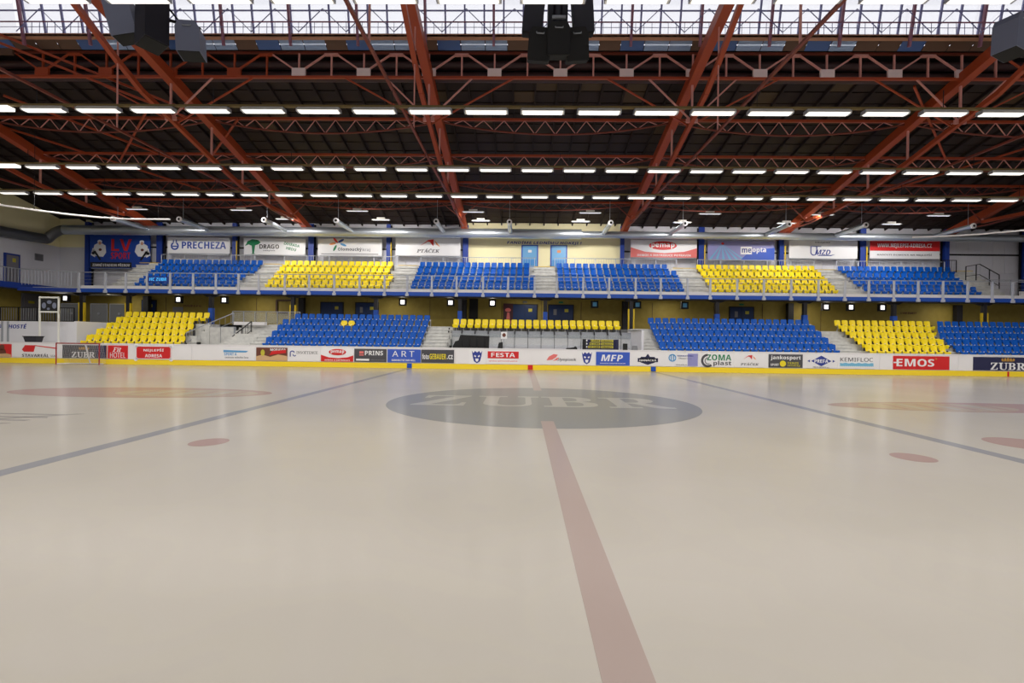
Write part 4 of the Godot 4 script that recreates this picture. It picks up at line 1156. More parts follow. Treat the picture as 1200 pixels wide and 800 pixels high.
func balcony() -> void:
	var f := setting("trim_1", geo().span(Vector3(-33.9, 5.07, -38.1), Vector3(44, 5.35, -37.98)).mesh(), "fascia_blue", "blue fascia along the front edge of the gallery", "fascia")
	put("kerb", geo().span(Vector3(-33.9, 5.35, -38.15), Vector3(44, 5.57, -38.0)).mesh(), "white", f)
	put("deck_edge", geo().span(Vector3(-33.9, 5.0, -38.9), Vector3(44, 5.07, -38.05)).mesh(), "steel_dark", f)
	var o := thing("gallery_railing", "long pale steel railing along the front of the upper gallery", "railing", Vector3(0, 0, -37.93))
	var xs := [-34.0, -31.98, -30.42, -28.8, -27.04, -25.3, -23.58, -21.87, -20.33, -18.37, -16.54, -14.65, -12.76, -10.88, -9.19, -7.35, -5.51, -3.54, -1.68, 0.28, 1.92, 3.87, 5.78, 7.73, 9.57, 11.54, 13.19, 15.15, 17.1, 19.08, 21.06, 22.97, 24.7, 26.51, 28.26, 30.04, 31.81, 33.58, 35.04, 37.0]
	var post := geo()
	post.span(Vector3(-0.07, 5.2, -0.04), Vector3(0.07, 6.55, 0.04))
	post.span(Vector3(-0.12, 5.03, -0.05), Vector3(0.12, 5.22, 0.07))
	var pm := post.mesh()
	for x in xs: put("post", pm, "post_white", o, Vector3(x, 0, 0))
	put("top_rail", geo().bar(Vector3(-34, 6.56, 0), Vector3(37, 6.56, 0), 0.06, 0.06).mesh(), "rail_grey", o)
	for h in [5.75, 6.0, 6.28]:
		put("wire", geo().bar(Vector3(-34, h, 0), Vector3(37, h, 0), 0.012, 0.012).mesh(), "rail_grey", o)
	var s := solo("lit_sign", geo().span(Vector3(-28.7, 5.85, -37.92), Vector3(-27.15, 6.3, -37.88)).mesh(), "steel_blue", "small dark blue sign with glowing cyan letters on the gallery railing", "sign")
	words(s, "HC ZUBR", Vector3(-27.92, 6.08, -37.87), 1.3, 0.24, "cyan_glow", "sans", 0.15)
	# right end: stair railing and white landing
	var r := thing("stair_railing", "dark steel stair railing at the far right end of the gallery", "railing", Vector3(0, 0, -40))
	var rail := [Vector3(33.42, 7.95, 0), Vector3(34.45, 8.15, 0), Vector3(35.94, 7.34, 0), Vector3(35.96, 6.1, 0)]
	for k in 3: put("hand_rail", geo().bar(rail[k], rail[k + 1], 0.05, 0.05).mesh(), "steel_dark", r)
	put("low_rail", geo().bar(Vector3(33.42, 7.2, 0), Vector3(34.45, 7.35, 0), 0.04, 0.04).bar(Vector3(34.45, 7.35, 0), Vector3(35.94, 6.5, 0), 0.04, 0.04).mesh(), "steel_dark", r)
	for p in [[33.42, 6.9, 7.95], [34.2, 6.9, 8.1], [35.2, 6.2, 7.75]]:
		put("post", geo().bar(Vector3(p[0], p[1], 0), Vector3(p[0], p[2], 0), 0.05, 0.05).mesh(), "steel_dark", r)
	var e := thing("end_railing", "dark steel railing panel on the landing right of the stair railing", "railing", Vector3(0, 5.42, -38.6))
	put("top_rail", geo().bar(Vector3(33.9, 1.35, 0), Vector3(38.5, 1.35, 0), 0.05, 0.05).mesh(), "rail_grey", e)
	for k in 4: put("post", geo().bar(Vector3(34.2 + 1.3 * k, 0, 0), Vector3(34.2 + 1.3 * k, 1.35, 0), 0.05, 0.05).mesh(), "rail_grey", e)
	put("kerb_block", geo().span(Vector3(36.4, 0.0, -0.3), Vector3(37.6, 0.55, -0.2)).mesh(), "white", e)
	var tb := geo()
	for x in [32.32, 33.35]: tb.bar(Vector3(x, 0, 0), Vector3(x, 0.95, 0), 0.05, 0.05)
	tb.bar(Vector3(32.32, 0.95, 0), Vector3(33.35, 0.95, 0), 0.05, 0.05)
	for k in 5: tb.bar(Vector3(32.5 + 0.17 * k, 0.1, 0), Vector3(32.5 + 0.17 * k, 0.95, 0), 0.015, 0.015)
	solo("gate_panel", tb.mesh(), "steel_dark", "dark barred railing panel left of the stair railing at far right", "railing", Vector3(0, 7.6, -40.8))


func lower_level() -> void:
	# balcony columns: two-tone blue, or dark with yellow stripes
	var cols := [[-34.2, 1], [-30.61, 1], [-24.24, 0], [-17.97, 1], [-11.65, 0], [-5.3, 0], [1.12, 0], [7.53, 1], [13.91, 0], [20.38, 0], [26.92, 0], [33.49, 1]]
	for i in cols.size():
		var striped: bool = cols[i][1] == 1
		var o := thing("gallery_column", ("dark column with yellow edges under the gallery, %s column from left" if striped else "dark column with blue lower half under the gallery, %s column from left") % ORD[i], "column", Vector3(cols[i][0], 2.75, -38.5))
		put("shaft", geo().span(Vector3(-0.13, 0, -0.13), Vector3(0.13, 2.3, 0.13)).mesh(), "steel_dark", o)
		if striped:
			for s in [-1, 1]: put("yellow_edge", geo().span(Vector3(s * 0.19 - 0.05, 0, -0.04), Vector3(s * 0.19 + 0.05, 1.55, 0.12)).mesh(), "stripe_yellow", o)
		else:
			put("blue_sleeve", geo().span(Vector3(-0.16, 0, -0.16), Vector3(0.16, 1.25, 0.16)).mesh(), "fascia_blue", o)
		put("haunch", geo().prism(pts([-0.75, 2.3, 0.75, 2.3, 0.3, 2.1, -0.3, 2.1]), -0.1, 0.1).mesh(), "steel_dark", o)
	for i in 6:
		var x: float = [-31.5, -18.65, -5.35, 7.7, 20.9, 34.2][i]
		var o := thing("frame_column", "black main frame column rising behind the seats under the gallery, %s from left" % ORD[i], "column", Vector3(x, 2.75, -41.6), "black main frame columns")
		put("shaft", geo().span(Vector3(-0.22, 0, -0.2), Vector3(0.22, 2.35, 0.2)).mesh(), "steel_dark", o)
		put("base_plate", geo().span(Vector3(-0.32, 0, -0.3), Vector3(0.32, 0.04, 0.3)).mesh(), "black", o)
	# flood lamps on the concourse wall
	var lx := [[-36.9, 0], [-27.8, 0], [-24.15, 0], [-10.0, 0], [-6.23, 0], [-2.95, 0], [5.03, 1], [8.34, 1], [12.0, 1], [22.84, 0], [24.73, 0], [27.13, 0]]
	for i in lx.size():
		var o := thing("flood_lamp", ("square black flood lamp, lit white, %s lamp from left under the gallery" if lx[i][1] == 0 else "square black flood lamp, unlit bluish, %s lamp from left under the gallery") % ORD[i], "lamp", Vector3(lx[i][0], 4.73, -40.0), "square flood lamps under the gallery")
		put("lamp_case", geo().span(Vector3(-0.28, -0.28, -0.18), Vector3(0.28, 0.28, 0.0)).mesh(), "black", o)
		var rim := geo()
		rim.span(Vector3(-0.28, 0.16, 0), Vector3(0.28, 0.28, 0.05))
		rim.span(Vector3(-0.28, -0.28, 0), Vector3(0.28, -0.16, 0.05))
		rim.span(Vector3(-0.28, -0.16, 0), Vector3(-0.16, 0.16, 0.05))
		rim.span(Vector3(0.16, -0.16, 0), Vector3(0.28, 0.16, 0.05))
		put("lamp_rim", rim.mesh(), "black", o)
		put("lamp_face", geo().span(Vector3(-0.16, -0.16, 0.0), Vector3(0.16, 0.16, 0.02)).mesh(), "flood_glow" if lx[i][1] == 0 else "flood_dim", o)
		put("yoke", geo().bar(Vector3(0, 0.28, -0.09), Vector3(0, 0.59, -0.09), 0.04, 0.04).mesh(), "black", o)
		if lx[i][1] == 0: area_light(o, Vector3(0, 0, 0.08), Vector2(0.3, 0.3), 0.12, Color(1, 0.97, 0.95), Vector3(0, 180, 0))
	# unseen tube lamps behind the fascia, placed to light the concourse
	for i in 7:
		var o := thing("unseen_soffit_lamp", "unseen tube lamp lighting the concourse under the gallery, %s from left" % ORD[i], "lamp", Vector3(-33 + 11 * i, 5.25, -40.4), "unseen tube lamps under the gallery")
		put("lamp_tube", geo().span(Vector3(-0.75, 0, -0.06), Vector3(0.75, 0.06, 0.06)).mesh(), "small_glow", o)
		area_light(o, Vector3(0, -0.05, 0), Vector2(1.4, 0.1), 1.3, Color(1, 0.97, 0.9))
	# doors of the concourse
	var dx := [[-31.6, 1.1, 0.6], [-16.3, 1.78, 0.6], [-13.4, 1.78, 0.6], [-0.4, 1.95, 0.6], [2.55, 1.95, 0.6], [17.2, 1.86, 0.6]]
	for i in dx.size():
		var x: float = dx[i][0]
		var h: float = dx[i][1] / 2
		var d := setting("door_%d" % (i + 3), geo().span(Vector3(x - h - 0.08, 2.75, -42.0), Vector3(x + h + 0.08, 4.82, -41.92)).mesh(), "steel_dark", "dark blue door in the yellow concourse wall, %s from left" % ORD[i], "door")
		for s in [-1, 1]: put("door_leaf", geo().span(Vector3(x + (s - 1) * h / 2 + 0.01, 2.77, -41.94), Vector3(x + (s + 1) * h / 2 - 0.01, 4.74, -41.88)).mesh(), "door_blue", d)
		put("notice", geo().span(Vector3(x + h * 0.3, 4.2, -41.88), Vector3(x + h * 0.62, 4.45, -41.86)).mesh(), "p_olive", d)
		if i in [2, 4, 5]: put("notice", geo().span(Vector3(x - h * 0.62, 3.95, -41.88), Vector3(x - h * 0.36, 4.42, -41.86)).mesh(), "p_grey", d)
		if i >= 3: solo("exit_plate", geo().span(Vector3(x - 0.18, 4.92, -41.98), Vector3(x + 0.18, 5.06, -41.94)).mesh(), "p_green" if i > 3 else "p_dgrey", "small plate above the concourse door, %s from left" % ORD[i - 3], "sign")
	setting("door_9", geo().span(Vector3(-4.95, 2.75, -42.0), Vector3(-4.25, 5.2, -41.9)).mesh(), "black", "tall dark doorway left of centre in the concourse wall", "door")
	var p := thing("wall_poster", "dark red poster with pale pink figure beside the concourse door", "poster", Vector3(-2.15, 2.9, -41.9))
	put("sheet", geo().span(Vector3(0, 0, -0.06), Vector3(0.78, 1.95, 0)).mesh(), "p_maroon", p)
	flat(p, "printed_figure", [oval(0.38, 1.42, 0.24, 0.16), pts([0.2, 0.1, 0.6, 0.1, 0.5, 1.2, 0.3, 1.2]), oval(0.42, 0.4, 0.22, 0.3)], 0.0, "p_pink", 0.01)
	p = thing("wall_notice", "pale notice board between the leftmost flood lamps", "notice", Vector3(-29.6, 3.7, -41.98))
	put("sheet", geo().span(Vector3(0, 0, 0), Vector3(0.85, 0.55, 0.04)).mesh(), "p_grey", p)
	p = thing("wall_lettering", "dark lettering painted on the yellow wall near the left flood lamps", "lettering", Vector3(-28.0, 4.35, -41.98))
	words(p, "VSTUP E F G", Vector3(0, 0, 0), 1.5, 0.16, "p_brown")
	p = thing("wall_lettering", "dark lettering painted on the yellow wall behind right yellow seats", "lettering", Vector3(30.6, 4.45, -41.98))
	words(p, "S VIP PARTY", Vector3(0, 0, 0), 1.3, 0.15, "p_brown")
	var fr := geo()
	for a in [[-20.9, 4.9, -19.6, 4.9], [-20.9, 3.9, -19.6, 3.9], [-20.9, 3.9, -20.9, 4.9], [-19.6, 3.9, -19.6, 4.9]]: fr.bar(Vector3(a[0], a[1], -41.95), Vector3(a[2], a[3], -41.95), 0.14, 0.14)
	solo("hatch_frame", fr.mesh(), "glaze_brown", "square brown hatch frame on the yellow wall above the stair well", "hatch")
	# vomitory stairs between the left yellow and blue seats
	var v := setting("wall_stairwell", geo().span(Vector3(-22.7, 0.05, -36.0), Vector3(-20.9, 2.55, -35.7)).mesh(), "rail_grey", "grey stair well walls between yellow and blue lower seats", "wall")
	put("stair_cheek", geo().prism(pts([-24.0, 0.9, -22.6, 0.9, -22.6, 2.6, -22.9, 2.6, -22.9, 2.2, -23.3, 2.2, -23.3, 1.8, -23.7, 1.8, -23.7, 1.4, -24.0, 1.4]), -35.9, -35.6).mesh(), "concrete", v)
	put("landing_beam", geo().span(Vector3(-21.1, 2.7, -36.4), Vector3(-18.9, 2.92, -36.0)).mesh(), "white", v)
	put("panel", geo().span(Vector3(-22.66, 0.1, -35.7), Vector3(-21.85, 2.5, -35.66)).mesh(), "concrete", v)
	put("panel", geo().span(Vector3(-21.8, 0.1, -35.7), Vector3(-20.92, 2.5, -35.66)).mesh(), "concrete", v)
	stair_rail("grey diagonal stair railing with bars beside the leftmost yellow seats", Vector3(-23.75, 1.35, -34.9), Vector3(-21.9, 2.85, -37.4), "rail_grey", 0.75)
	stair_rail("dark stair railing climbing to the white landing beam", Vector3(-20.85, 1.1, -35.4), Vector3(-19.6, 2.2, -35.6), "steel_dark", 0.75)
	var gl := thing("concourse_railing", "glass and steel railing on the concourse above the stair well", "railing", Vector3(0, 2.75, -37.95))
	for k in 7: put("post", geo().bar(Vector3(-22.3 + 0.85 * k, 0, 0), Vector3(-22.3 + 0.85 * k, 1.0, 0), 0.05, 0.05).mesh(), "rail_grey", gl)
	for k in 6: put("glass_panel", geo().span(Vector3(-22.25 + 0.85 * k, 0.1, -0.01), Vector3(-21.5 + 0.85 * k, 0.92, 0.01)).mesh(), "perspex", gl)
	put("top_rail", geo().bar(Vector3(-22.3, 1.0, 0), Vector3(-17.2, 1.0, 0), 0.05, 0.05).mesh(), "rail_grey", gl)


func stair_rail(label: String, a: Vector3, b: Vector3, m: String, h: float) -> void:
	var o := thing("stair_railing", label, "railing", a)
	var d := b - a
	var u := Vector3(0, h, 0)
	put("hand_rail", geo().bar(u, d + u, 0.06, 0.06).mesh(), m, o)
	put("low_rail", geo().bar(u * 0.15, d + u * 0.15, 0.04, 0.04).mesh(), m, o)
	for k in 3: put("post", geo().bar(d * k * 0.5, d * k * 0.5 + u, 0.05, 0.05).mesh(), m, o)
	for k in 8:
		var q := d * ((k + 0.5) / 8.0)
		put("bar", geo().bar(q + u * 0.15, q + u, 0.018, 0.018).mesh(), m, o)


func bench_area() -> void:
	var w := setting("wall_bench", geo().span(Vector3(-5.6, 0.05, -37.6), Vector3(7.15, 2.5, -36.5)).mesh(), "white", "pale grey wall behind the team bench carrying the single yellow row", "wall")
	put("base_band", geo().span(Vector3(-5.6, 0.05, -36.52), Vector3(7.15, 1.55, -36.44)).mesh(), "white_wall", w)
	put("upper_band", geo().span(Vector3(-5.6, 2.05, -36.52), Vector3(7.15, 2.5, -36.45)).mesh(), "rail_grey", w)
	setting("floor_bench", geo().span(Vector3(-5.6, 0.0, -36.5), Vector3(7.15, 0.25, -32.4)).mesh(), "concrete_dark", "dark floor of the team bench behind the boards", "floor")
	var g := thing("bench_screen", "clear screen on curved dark brackets in front of the yellow row", "screen", Vector3(0, 0, -36.2))
	for k in 15:
		var x := -5.8 + 0.935 * k
		var lean := (x - 0.6) * 0.0
		put("bracket", geo().tube([Vector3(x, 1.3, 0.05), Vector3(x + lean, 1.9, 0.1), Vector3(x, 2.35, 0.06), Vector3(x, 2.62, -0.25)], 0.022, 6).mesh(), "duct_dark", g)
		put("bracket_cap", geo().bar(Vector3(x, 2.3, 0.08), Vector3(x, 2.66, -0.3), 0.08, 0.09).mesh(), "steel_dark", g)
		if k < 14: put("screen_panel", geo().span(Vector3(x + 0.03, 1.4, 0.0), Vector3(x + 0.9, 2.3, 0.02)).mesh(), "perspex", g)
	# black bench chairs pushed together
	var b := thing("bench_cover", "low black covered bench behind the web address board", "bench", Vector3(0, 0.25, -33.6))
	put("cover", geo().prism(pts([-5.2, 0, -2.85, 0, -2.8, 0.6, -2.76, 1.86, -4.62, 1.92, -4.75, 1.55, -4.95, 1.5, -5.1, 1.2]), -0.35, 0.3).mesh(), "black", b)
	for k in 4: put("fold", geo().tube([Vector3(-4.6 + 0.5 * k, 0.2, 0.31), Vector3(-4.5 + 0.5 * k, 1.75, 0.31)], 0.03, 6).mesh(), "p_black", b)
	var s := thing("picture_plate", "small white plate with dark red picture on the bench wall", "sign", Vector3(-1.99, 1.94, -33.7))
	put("plate", geo().span(Vector3(0, 0, -0.03), Vector3(0.4, 0.46, 0)).mesh(), "p_white", s)
	flat(s, "picture", [oval(0.2, 0.25, 0.12, 0.13)], 0.0, "p_brown", 0.01)
	put("stand_rod", geo().bar(Vector3(0.2, -1.69, -0.02), Vector3(0.2, 0.0, -0.02), 0.03, 0.03).mesh(), "rail_grey", s)
	solo("black_bag", geo().hexa([Vector3(-0.16, 0, 0.12), Vector3(0.18, 0, 0.12), Vector3(0.18, 0, -0.12), Vector3(-0.16, 0, -0.12), Vector3(-0.08, 0.36, 0.06), Vector3(0.16, 0.4, 0.06), Vector3(0.16, 0.4, -0.06), Vector3(-0.08, 0.36, -0.06)]).mesh(), "black", "small black bag above the boards left of centre", "bag", Vector3(-1.98, 1.34, -32.3))
	var l := thing("bench_banner", "navy banner with three lines of yellow capitals above the boards", "banner", Vector3(3.3, 0.25, -33.0))
	put("cloth", geo().span(Vector3(0, 0, -0.05), Vector3(2.25, 1.72, 0)).mesh(), "p_navy", l)
	put("side_roll", geo().tube([Vector3(0.1, 0, 0.0), Vector3(0.1, 1.74, 0.0)], 0.12, 10).mesh(), "p_black", l)
	put("side_roll", geo().tube([Vector3(2.18, 0, 0.0), Vector3(2.18, 1.74, 0.0)], 0.12, 10).mesh(), "p_navy", l)
	for k in 3:
		flat(l, "yellow_field", [rect(0.35 + 0.08 * k, 1.17 + 0.2 * k, 1.12, 1.32 + 0.2 * k), rect(1.18, 1.17 + 0.2 * k, 1.96, 1.32 + 0.2 * k)], 0.0, "p_olive", 0.008)
		words(l, "HC ZUBR", Vector3(0.75, 1.245 + 0.2 * k, 0.012), 0.62, 0.1, "p_black")
		words(l, "PŘEROV", Vector3(1.57, 1.245 + 0.2 * k, 0.012), 0.62, 0.1, "p_black")
		flat(l, "white_badge", [oval(0.24, 1.25 + 0.2 * k, 0.07, 0.06, 12)], 0.0, "p_white", 0.01)
	solo("black_box", geo().span(Vector3(0, 0, -0.1), Vector3(0.26, 0.4, 0.1)).mesh(), "black", "small upright black box right of the navy banner", "box", Vector3(5.75, 1.34, -32.3))
	solo("grey_speaker", geo().hexa([Vector3(0, 0, 0.1), Vector3(0.36, 0, 0.1), Vector3(0.36, 0, -0.1), Vector3(0, 0, -0.1), Vector3(0.04, 0.28, 0.06), Vector3(0.32, 0.28, 0.06), Vector3(0.32, 0.28, -0.06), Vector3(0.04, 0.28, -0.06)]).mesh(), "duct_dark", "small grey box beside the black box on the boards", "box", Vector3(6.3, 1.34, -32.3))
	solo("black_glove", geo().prism(pts([0, 0, 0.72, 0, 0.7, 0.1, 0.6, 0.2, 0.5, 0.12, 0.05, 0.08]), -0.08, 0.08).mesh(), "black", "flat black item lying on the boards left of the navy banner", "bag", Vector3(2.16, 1.34, -32.3))
	var pb := setting("trim_2", geo().span(Vector3(7.1, 0.25, -37.0), Vector3(7.25, 2.6, -33.2)).mesh(), "white_wall", "pale side wall at the right end of the team bench", "wall")
	put("cap", geo().span(Vector3(7.05, 2.6, -37.0), Vector3(7.3, 2.66, -33.2)).mesh(), "rail_grey", pb)


func left_end() -> void:
	# white wall behind the boards with the guest lettering
	var w := setting("wall_left_front", geo().span(Vector3(-40.2, 0.05, -34.2), Vector3(-30.85, 2.72, -34.0)).mesh(), "white_wall_light", "low white wall behind the boards at the left", "wall")
	put("wall_return", geo().span(Vector3(-30.85, 0.05, -37.95), Vector3(-30.65, 2.76, -34.0)).mesh(), "white_wall_light", w)
	words(w, "HOSTÉ", Vector3(-34.72, 2.4, -33.99), 1.2, 0.34, "p_indigo", "sans", 0.2)
	words(w, "DOMÁCÍ", Vector3(-36.6, 2.4, -33.99), 1.6, 0.3, "p_indigo", "sans", 0.2)
	for x in [-35.85, -35.45]: put("grey_stripe", geo().span(Vector3(x, 0.9, -34.0), Vector3(x + 0.14, 2.7, -33.98)).mesh(), "rail_grey", w)
	var f := thing("framed_screen", "tall white frame stand with dark picture at its top, left of the goal", "frame", Vector3(-32.77, 0.05, -33.5))
	for x in [0.04, 1.32]: put("upright", geo().span(Vector3(x - 0.04, 0, -0.04), Vector3(x + 0.04, 4.32, 0.04)).mesh(), "white_frame", f)
	for y in [4.26, 3.3]: put("crossbar", geo().span(Vector3(0, y - 0.05, -0.05), Vector3(1.36, y + 0.05, 0.05)).mesh(), "white_frame", f)
	put("picture_panel", geo().span(Vector3(0.09, 3.36, -0.03), Vector3(1.27, 4.2, 0.0)).mesh(), "black", f)
	flat(f, "picture_print", [oval(0.32, 3.72, 0.14, 0.2), oval(0.68, 3.95, 0.16, 0.12), oval(1.02, 3.72, 0.14, 0.2), oval(0.62, 3.5, 0.1, 0.08)], 0.0, "speaker_grey", 0.006)
	put("foot", geo().span(Vector3(-0.1, 0, -0.3), Vector3(0.18, 0.04, 0.3)).mesh(), "white_frame", f)
	put("foot", geo().span(Vector3(1.18, 0, -0.3), Vector3(1.46, 0.04, 0.3)).mesh(), "white_frame", f)
	var b := thing("plastic_crate", "dark grey plastic crate on the ledge behind the boards at left", "crate", Vector3(-33.0, 1.34, -32.9))
	put("tub", geo().hexa([Vector3(0.08, 0, 0.2), Vector3(0.82, 0, 0.2), Vector3(0.82, 0, -0.2), Vector3(0.08, 0, -0.2), Vector3(0, 0.34, 0.26), Vector3(0.88, 0.34, 0.26), Vector3(0.88, 0.34, -0.26), Vector3(0, 0.34, -0.26)]).mesh(), "speaker_dark", b)
	put("rim", geo().span(Vector3(-0.03, 0.34, -0.29), Vector3(0.91, 0.39, 0.29)).mesh(), "black", b)
	setting("trim_3", geo().span(Vector3(-40, 1.2, -33.95), Vector3(-30.7, 1.32, -32.36)).mesh(), "concrete", "grey ledge behind the boards at the left", "ledge")
	# railing of the end concourse, with bars
	var r := thing("concourse_railing", "dark barred railing on the concourse above the low white wall", "railing", Vector3(0, 2.75, -37.9))
	put("top_rail", geo().bar(Vector3(-40, 1.1, 0), Vector3(-34.3, 1.1, 0), 0.06, 0.06).mesh(), "steel_dark", r)
	put("low_rail", geo().bar(Vector3(-40, 0.12, 0), Vector3(-34.3, 0.12, 0), 0.04, 0.04).mesh(), "steel_dark", r)
	for k in 5: put("post", geo().bar(Vector3(-40 + 1.42 * k, 0, 0), Vector3(-40 + 1.42 * k, 1.1, 0), 0.06, 0.06).mesh(), "steel_dark", r)
	for k in 30: put("bar", geo().bar(Vector3(-39.9 + 0.19 * k, 0.12, 0), Vector3(-39.9 + 0.19 * k, 1.1, 0), 0.03, 0.03).mesh(), "rail_grey", r)
	# mesh gates between the columns
	var g := thing("mesh_gate", "grey mesh gates with round handles under the gallery at left", "gate", Vector3(0, 2.75, -38.9))
	for s in [[-33.9, -32.6], [-32.4, -30.9], [-36.2, -34.6]]:
		put("gate_frame", geo().bar(Vector3(s[0], 0, 0), Vector3(s[0], 1.5, 0), 0.05, 0.05).bar(Vector3(s[1], 0, 0), Vector3(s[1], 1.5, 0), 0.05, 0.05).bar(Vector3(s[0], 1.5, 0), Vector3(s[1], 1.5, 0), 0.05, 0.05).mesh(), "rail_grey", g)
		put("gate_mesh", geo().span(Vector3(s[0], 0.1, -0.01), Vector3(s[1], 1.45, 0.01)).mesh(), "concrete_dark", g)
		put("gate_handle", geo().tube([Vector3((s[0] + s[1]) / 2, 0.75, 0.02), Vector3((s[0] + s[1]) / 2, 0.75, 0.06)], 0.09, 10).mesh(), "rail_grey", g)
	setting("wall_left_concourse", geo().span(Vector3(-40.2, 2.4, -43.3), Vector3(-40.1, 5.3, -20)).mesh(), "yellow_wall", "yellow side wall under the side gallery at the left", "wall")
	var d := setting("door_10", geo().span(Vector3(-40.1, 2.75, -41.1), Vector3(-40.03, 5.1, -39.6)).mesh(), "door_grey", "grey door with yellow notice on the yellow side wall at far left", "door")
	put("door_leaf", geo().span(Vector3(-40.05, 2.77, -40.95), Vector3(-39.99, 5.0, -39.75)).mesh(), "door_grey", d)
	put("notice", geo().span(Vector3(-40.0, 4.3, -40.6), Vector3(-39.97, 4.5, -40.1)).mesh(), "p_olive", d)
	# side gallery, its door and vent on the left wall
	var s := setting("floor_side_gallery", geo().span(Vector3(-40.2, 5.3, -43.3), Vector3(-37.7, 5.6, -20)).mesh(), "concrete_dark", "side gallery along the left end wall", "gallery")
	put("edge_beam", geo().span(Vector3(-37.75, 5.2, -43.0), Vector3(-37.6, 5.62, -20)).mesh(), "steel_blue", s)
	put("link_deck", geo().span(Vector3(-37.8, 5.1, -43.3), Vector3(-33.9, 5.42, -38.0)).mesh(), "concrete", s)
	put("link_fascia", geo().hexa([Vector3(-37.7, 5.05, -36.9), Vector3(-33.9, 5.05, -37.98), Vector3(-33.9, 5.05, -38.1), Vector3(-37.7, 5.05, -37.0), Vector3(-37.7, 5.3, -36.9), Vector3(-33.9, 5.35, -37.98), Vector3(-33.9, 5.35, -38.1), Vector3(-37.7, 5.3, -37.0)]).mesh(), "steel_blue", s)
	var dd := setting("door_11", geo().span(Vector3(-40.2, 5.6, -39.5), Vector3(-40.08, 8.05, -38.3)).mesh(), "steel_blue", "grey door with blue frame on the left side wall", "door")
	put("door_leaf", geo().span(Vector3(-40.1, 5.62, -39.35), Vector3(-40.04, 7.92, -38.42)).mesh(), "door_grey", dd)
	put("notice", geo().span(Vector3(-40.05, 7.4, -39.1), Vector3(-40.02, 7.7, -38.85)).mesh(), "p_olive", dd)
	var vt := thing("wall_vent", "small slatted vent grille on the left side wall", "vent", Vector3(-40.2, 7.85, -41.15))
	put("vent_frame", geo().span(Vector3(0, 0, -0.35), Vector3(0.06, 0.55, 0.35)).mesh(), "p_grey", vt)
	for k in 5: put("slat", geo().obox(Basis(Vector3.FORWARD, 0.5), Vector3(0.08, 0.07 + 0.1 * k, 0), Vector3(0.07, 0.02, 0.62)).mesh(), "duct_dark", vt)
	var sr := thing("side_railing", "grey barred railing on the side gallery by the left wall", "railing", Vector3(-37.7, 5.6, 0))
	put("top_rail", geo().bar(Vector3(0, 1.05, -37), Vector3(0, 1.05, -27), 0.06, 0.06).bar(Vector3(0, 1.05, -37), Vector3(3.55, 0.95, -37.85), 0.06, 0.06).mesh(), "rail_grey", sr)
	for k in 11: put("post", geo().bar(Vector3(0, 0, -37 + k), Vector3(0, 1.05, -37 + k), 0.05, 0.05).mesh(), "rail_grey", sr)
	for k in 40: put("bar", geo().bar(Vector3(0, 0.08, -37 + 0.25 * k), Vector3(0, 1.05, -37 + 0.25 * k), 0.02, 0.02).mesh(), "post_white", sr)
	for k in 17: put("bar", geo().bar(Vector3(0.2 * k, -0.1, -37 - 0.052 * k), Vector3(0.2 * k, 1.02, -37 - 0.052 * k), 0.025, 0.025).mesh(), "post_white", sr)
	# goal cage against the boards
	var c := thing("hockey_goal", "red framed ice hockey goal with white net at the left boards", "goal", Vector3(-28.2, 0, -31.3))
	for s2 in [-1, 1]:
		put("post", geo().tube([Vector3(s2 * 1.36, 0, 0), Vector3(s2 * 1.36, 1.32, 0)], 0.035, 10).mesh(), "goal_red", c)
		put("side_hoop", geo().tube([Vector3(s2 * 1.36, 0.04, 0), Vector3(s2 * 1.3, 0.04, -0.4), Vector3(s2 * 1.0, 0.04, -0.68), Vector3(0, 0.04, -0.75)], 0.03, 8).mesh(), "white", c)
		put("roof_hoop", geo().tube([Vector3(s2 * 1.36, 1.32, 0), Vector3(s2 * 1.2, 1.32, -0.3), Vector3(0, 1.32, -0.45)], 0.02, 8).mesh(), "goal_red", c)
	put("crossbar", geo().tube([Vector3(-1.36, 1.32, 0), Vector3(1.36, 1.32, 0)], 0.035, 10).mesh(), "goal_red", c)
	put("centre_support", geo().tube([Vector3(0.1, 1.32, -0.42), Vector3(0.12, 1.0, -0.5), Vector3(0.16, 0.04, -0.75)], 0.045, 8).mesh(), "white", c)
	var net := geo()
	for k in 27:
		var x := -1.3 + 0.1 * k
		net.bar(Vector3(x, 1.3, -0.44 + 0.2 * x * x * 0.3), Vector3(x, 0.05, -0.74 + 0.1 * x * x), 0.006, 0.006)
	for k in 12:
		var y := 0.08 + 0.1 * k
		net.bar(Vector3(-1.32, y, -0.6 + 0.16 * y), Vector3(1.32, y, -0.6 + 0.16 * y), 0.006, 0.006)
	put("net", net.mesh(), "net", c).set_meta("kind", "stuff")


func cabinet(o: Node3D, at: Vector3, size: Vector3, turn: Vector3, body: String, front: String) -> void:
	# loudspeaker box with chamfered back, grille and yoke; its front looks along its own -y, downwards
	var s := Node3D.new()
	s.name = "speaker_box"
	o.add_child(s, true)
	s.position = at
	s.rotation_degrees = turn
	var w := size.x / 2
	var h := size.y / 2
	var d := size.z / 2
	put("box_body", geo().prism(pts([-w, -h, w, -h, w, h * 0.6, w * 0.7, h, -w * 0.7, h, -w, h * 0.6]), -d, d).mesh(), body, s)
	put("grille", geo().span(Vector3(-w * 0.92, -h - 0.02, -d * 0.92), Vector3(w * 0.92, -h, d * 0.92)).mesh(), front, s)
	put("yoke", geo().tube([Vector3(-w * 0.5, h, d * 0.4), Vector3(-w * 0.3, h * 0.6, d + 0.04), Vector3(w * 0.3, h * 0.6, d + 0.04), Vector3(w * 0.5, h, d * 0.4)], 0.02, 6).mesh(), "rail_grey", s)


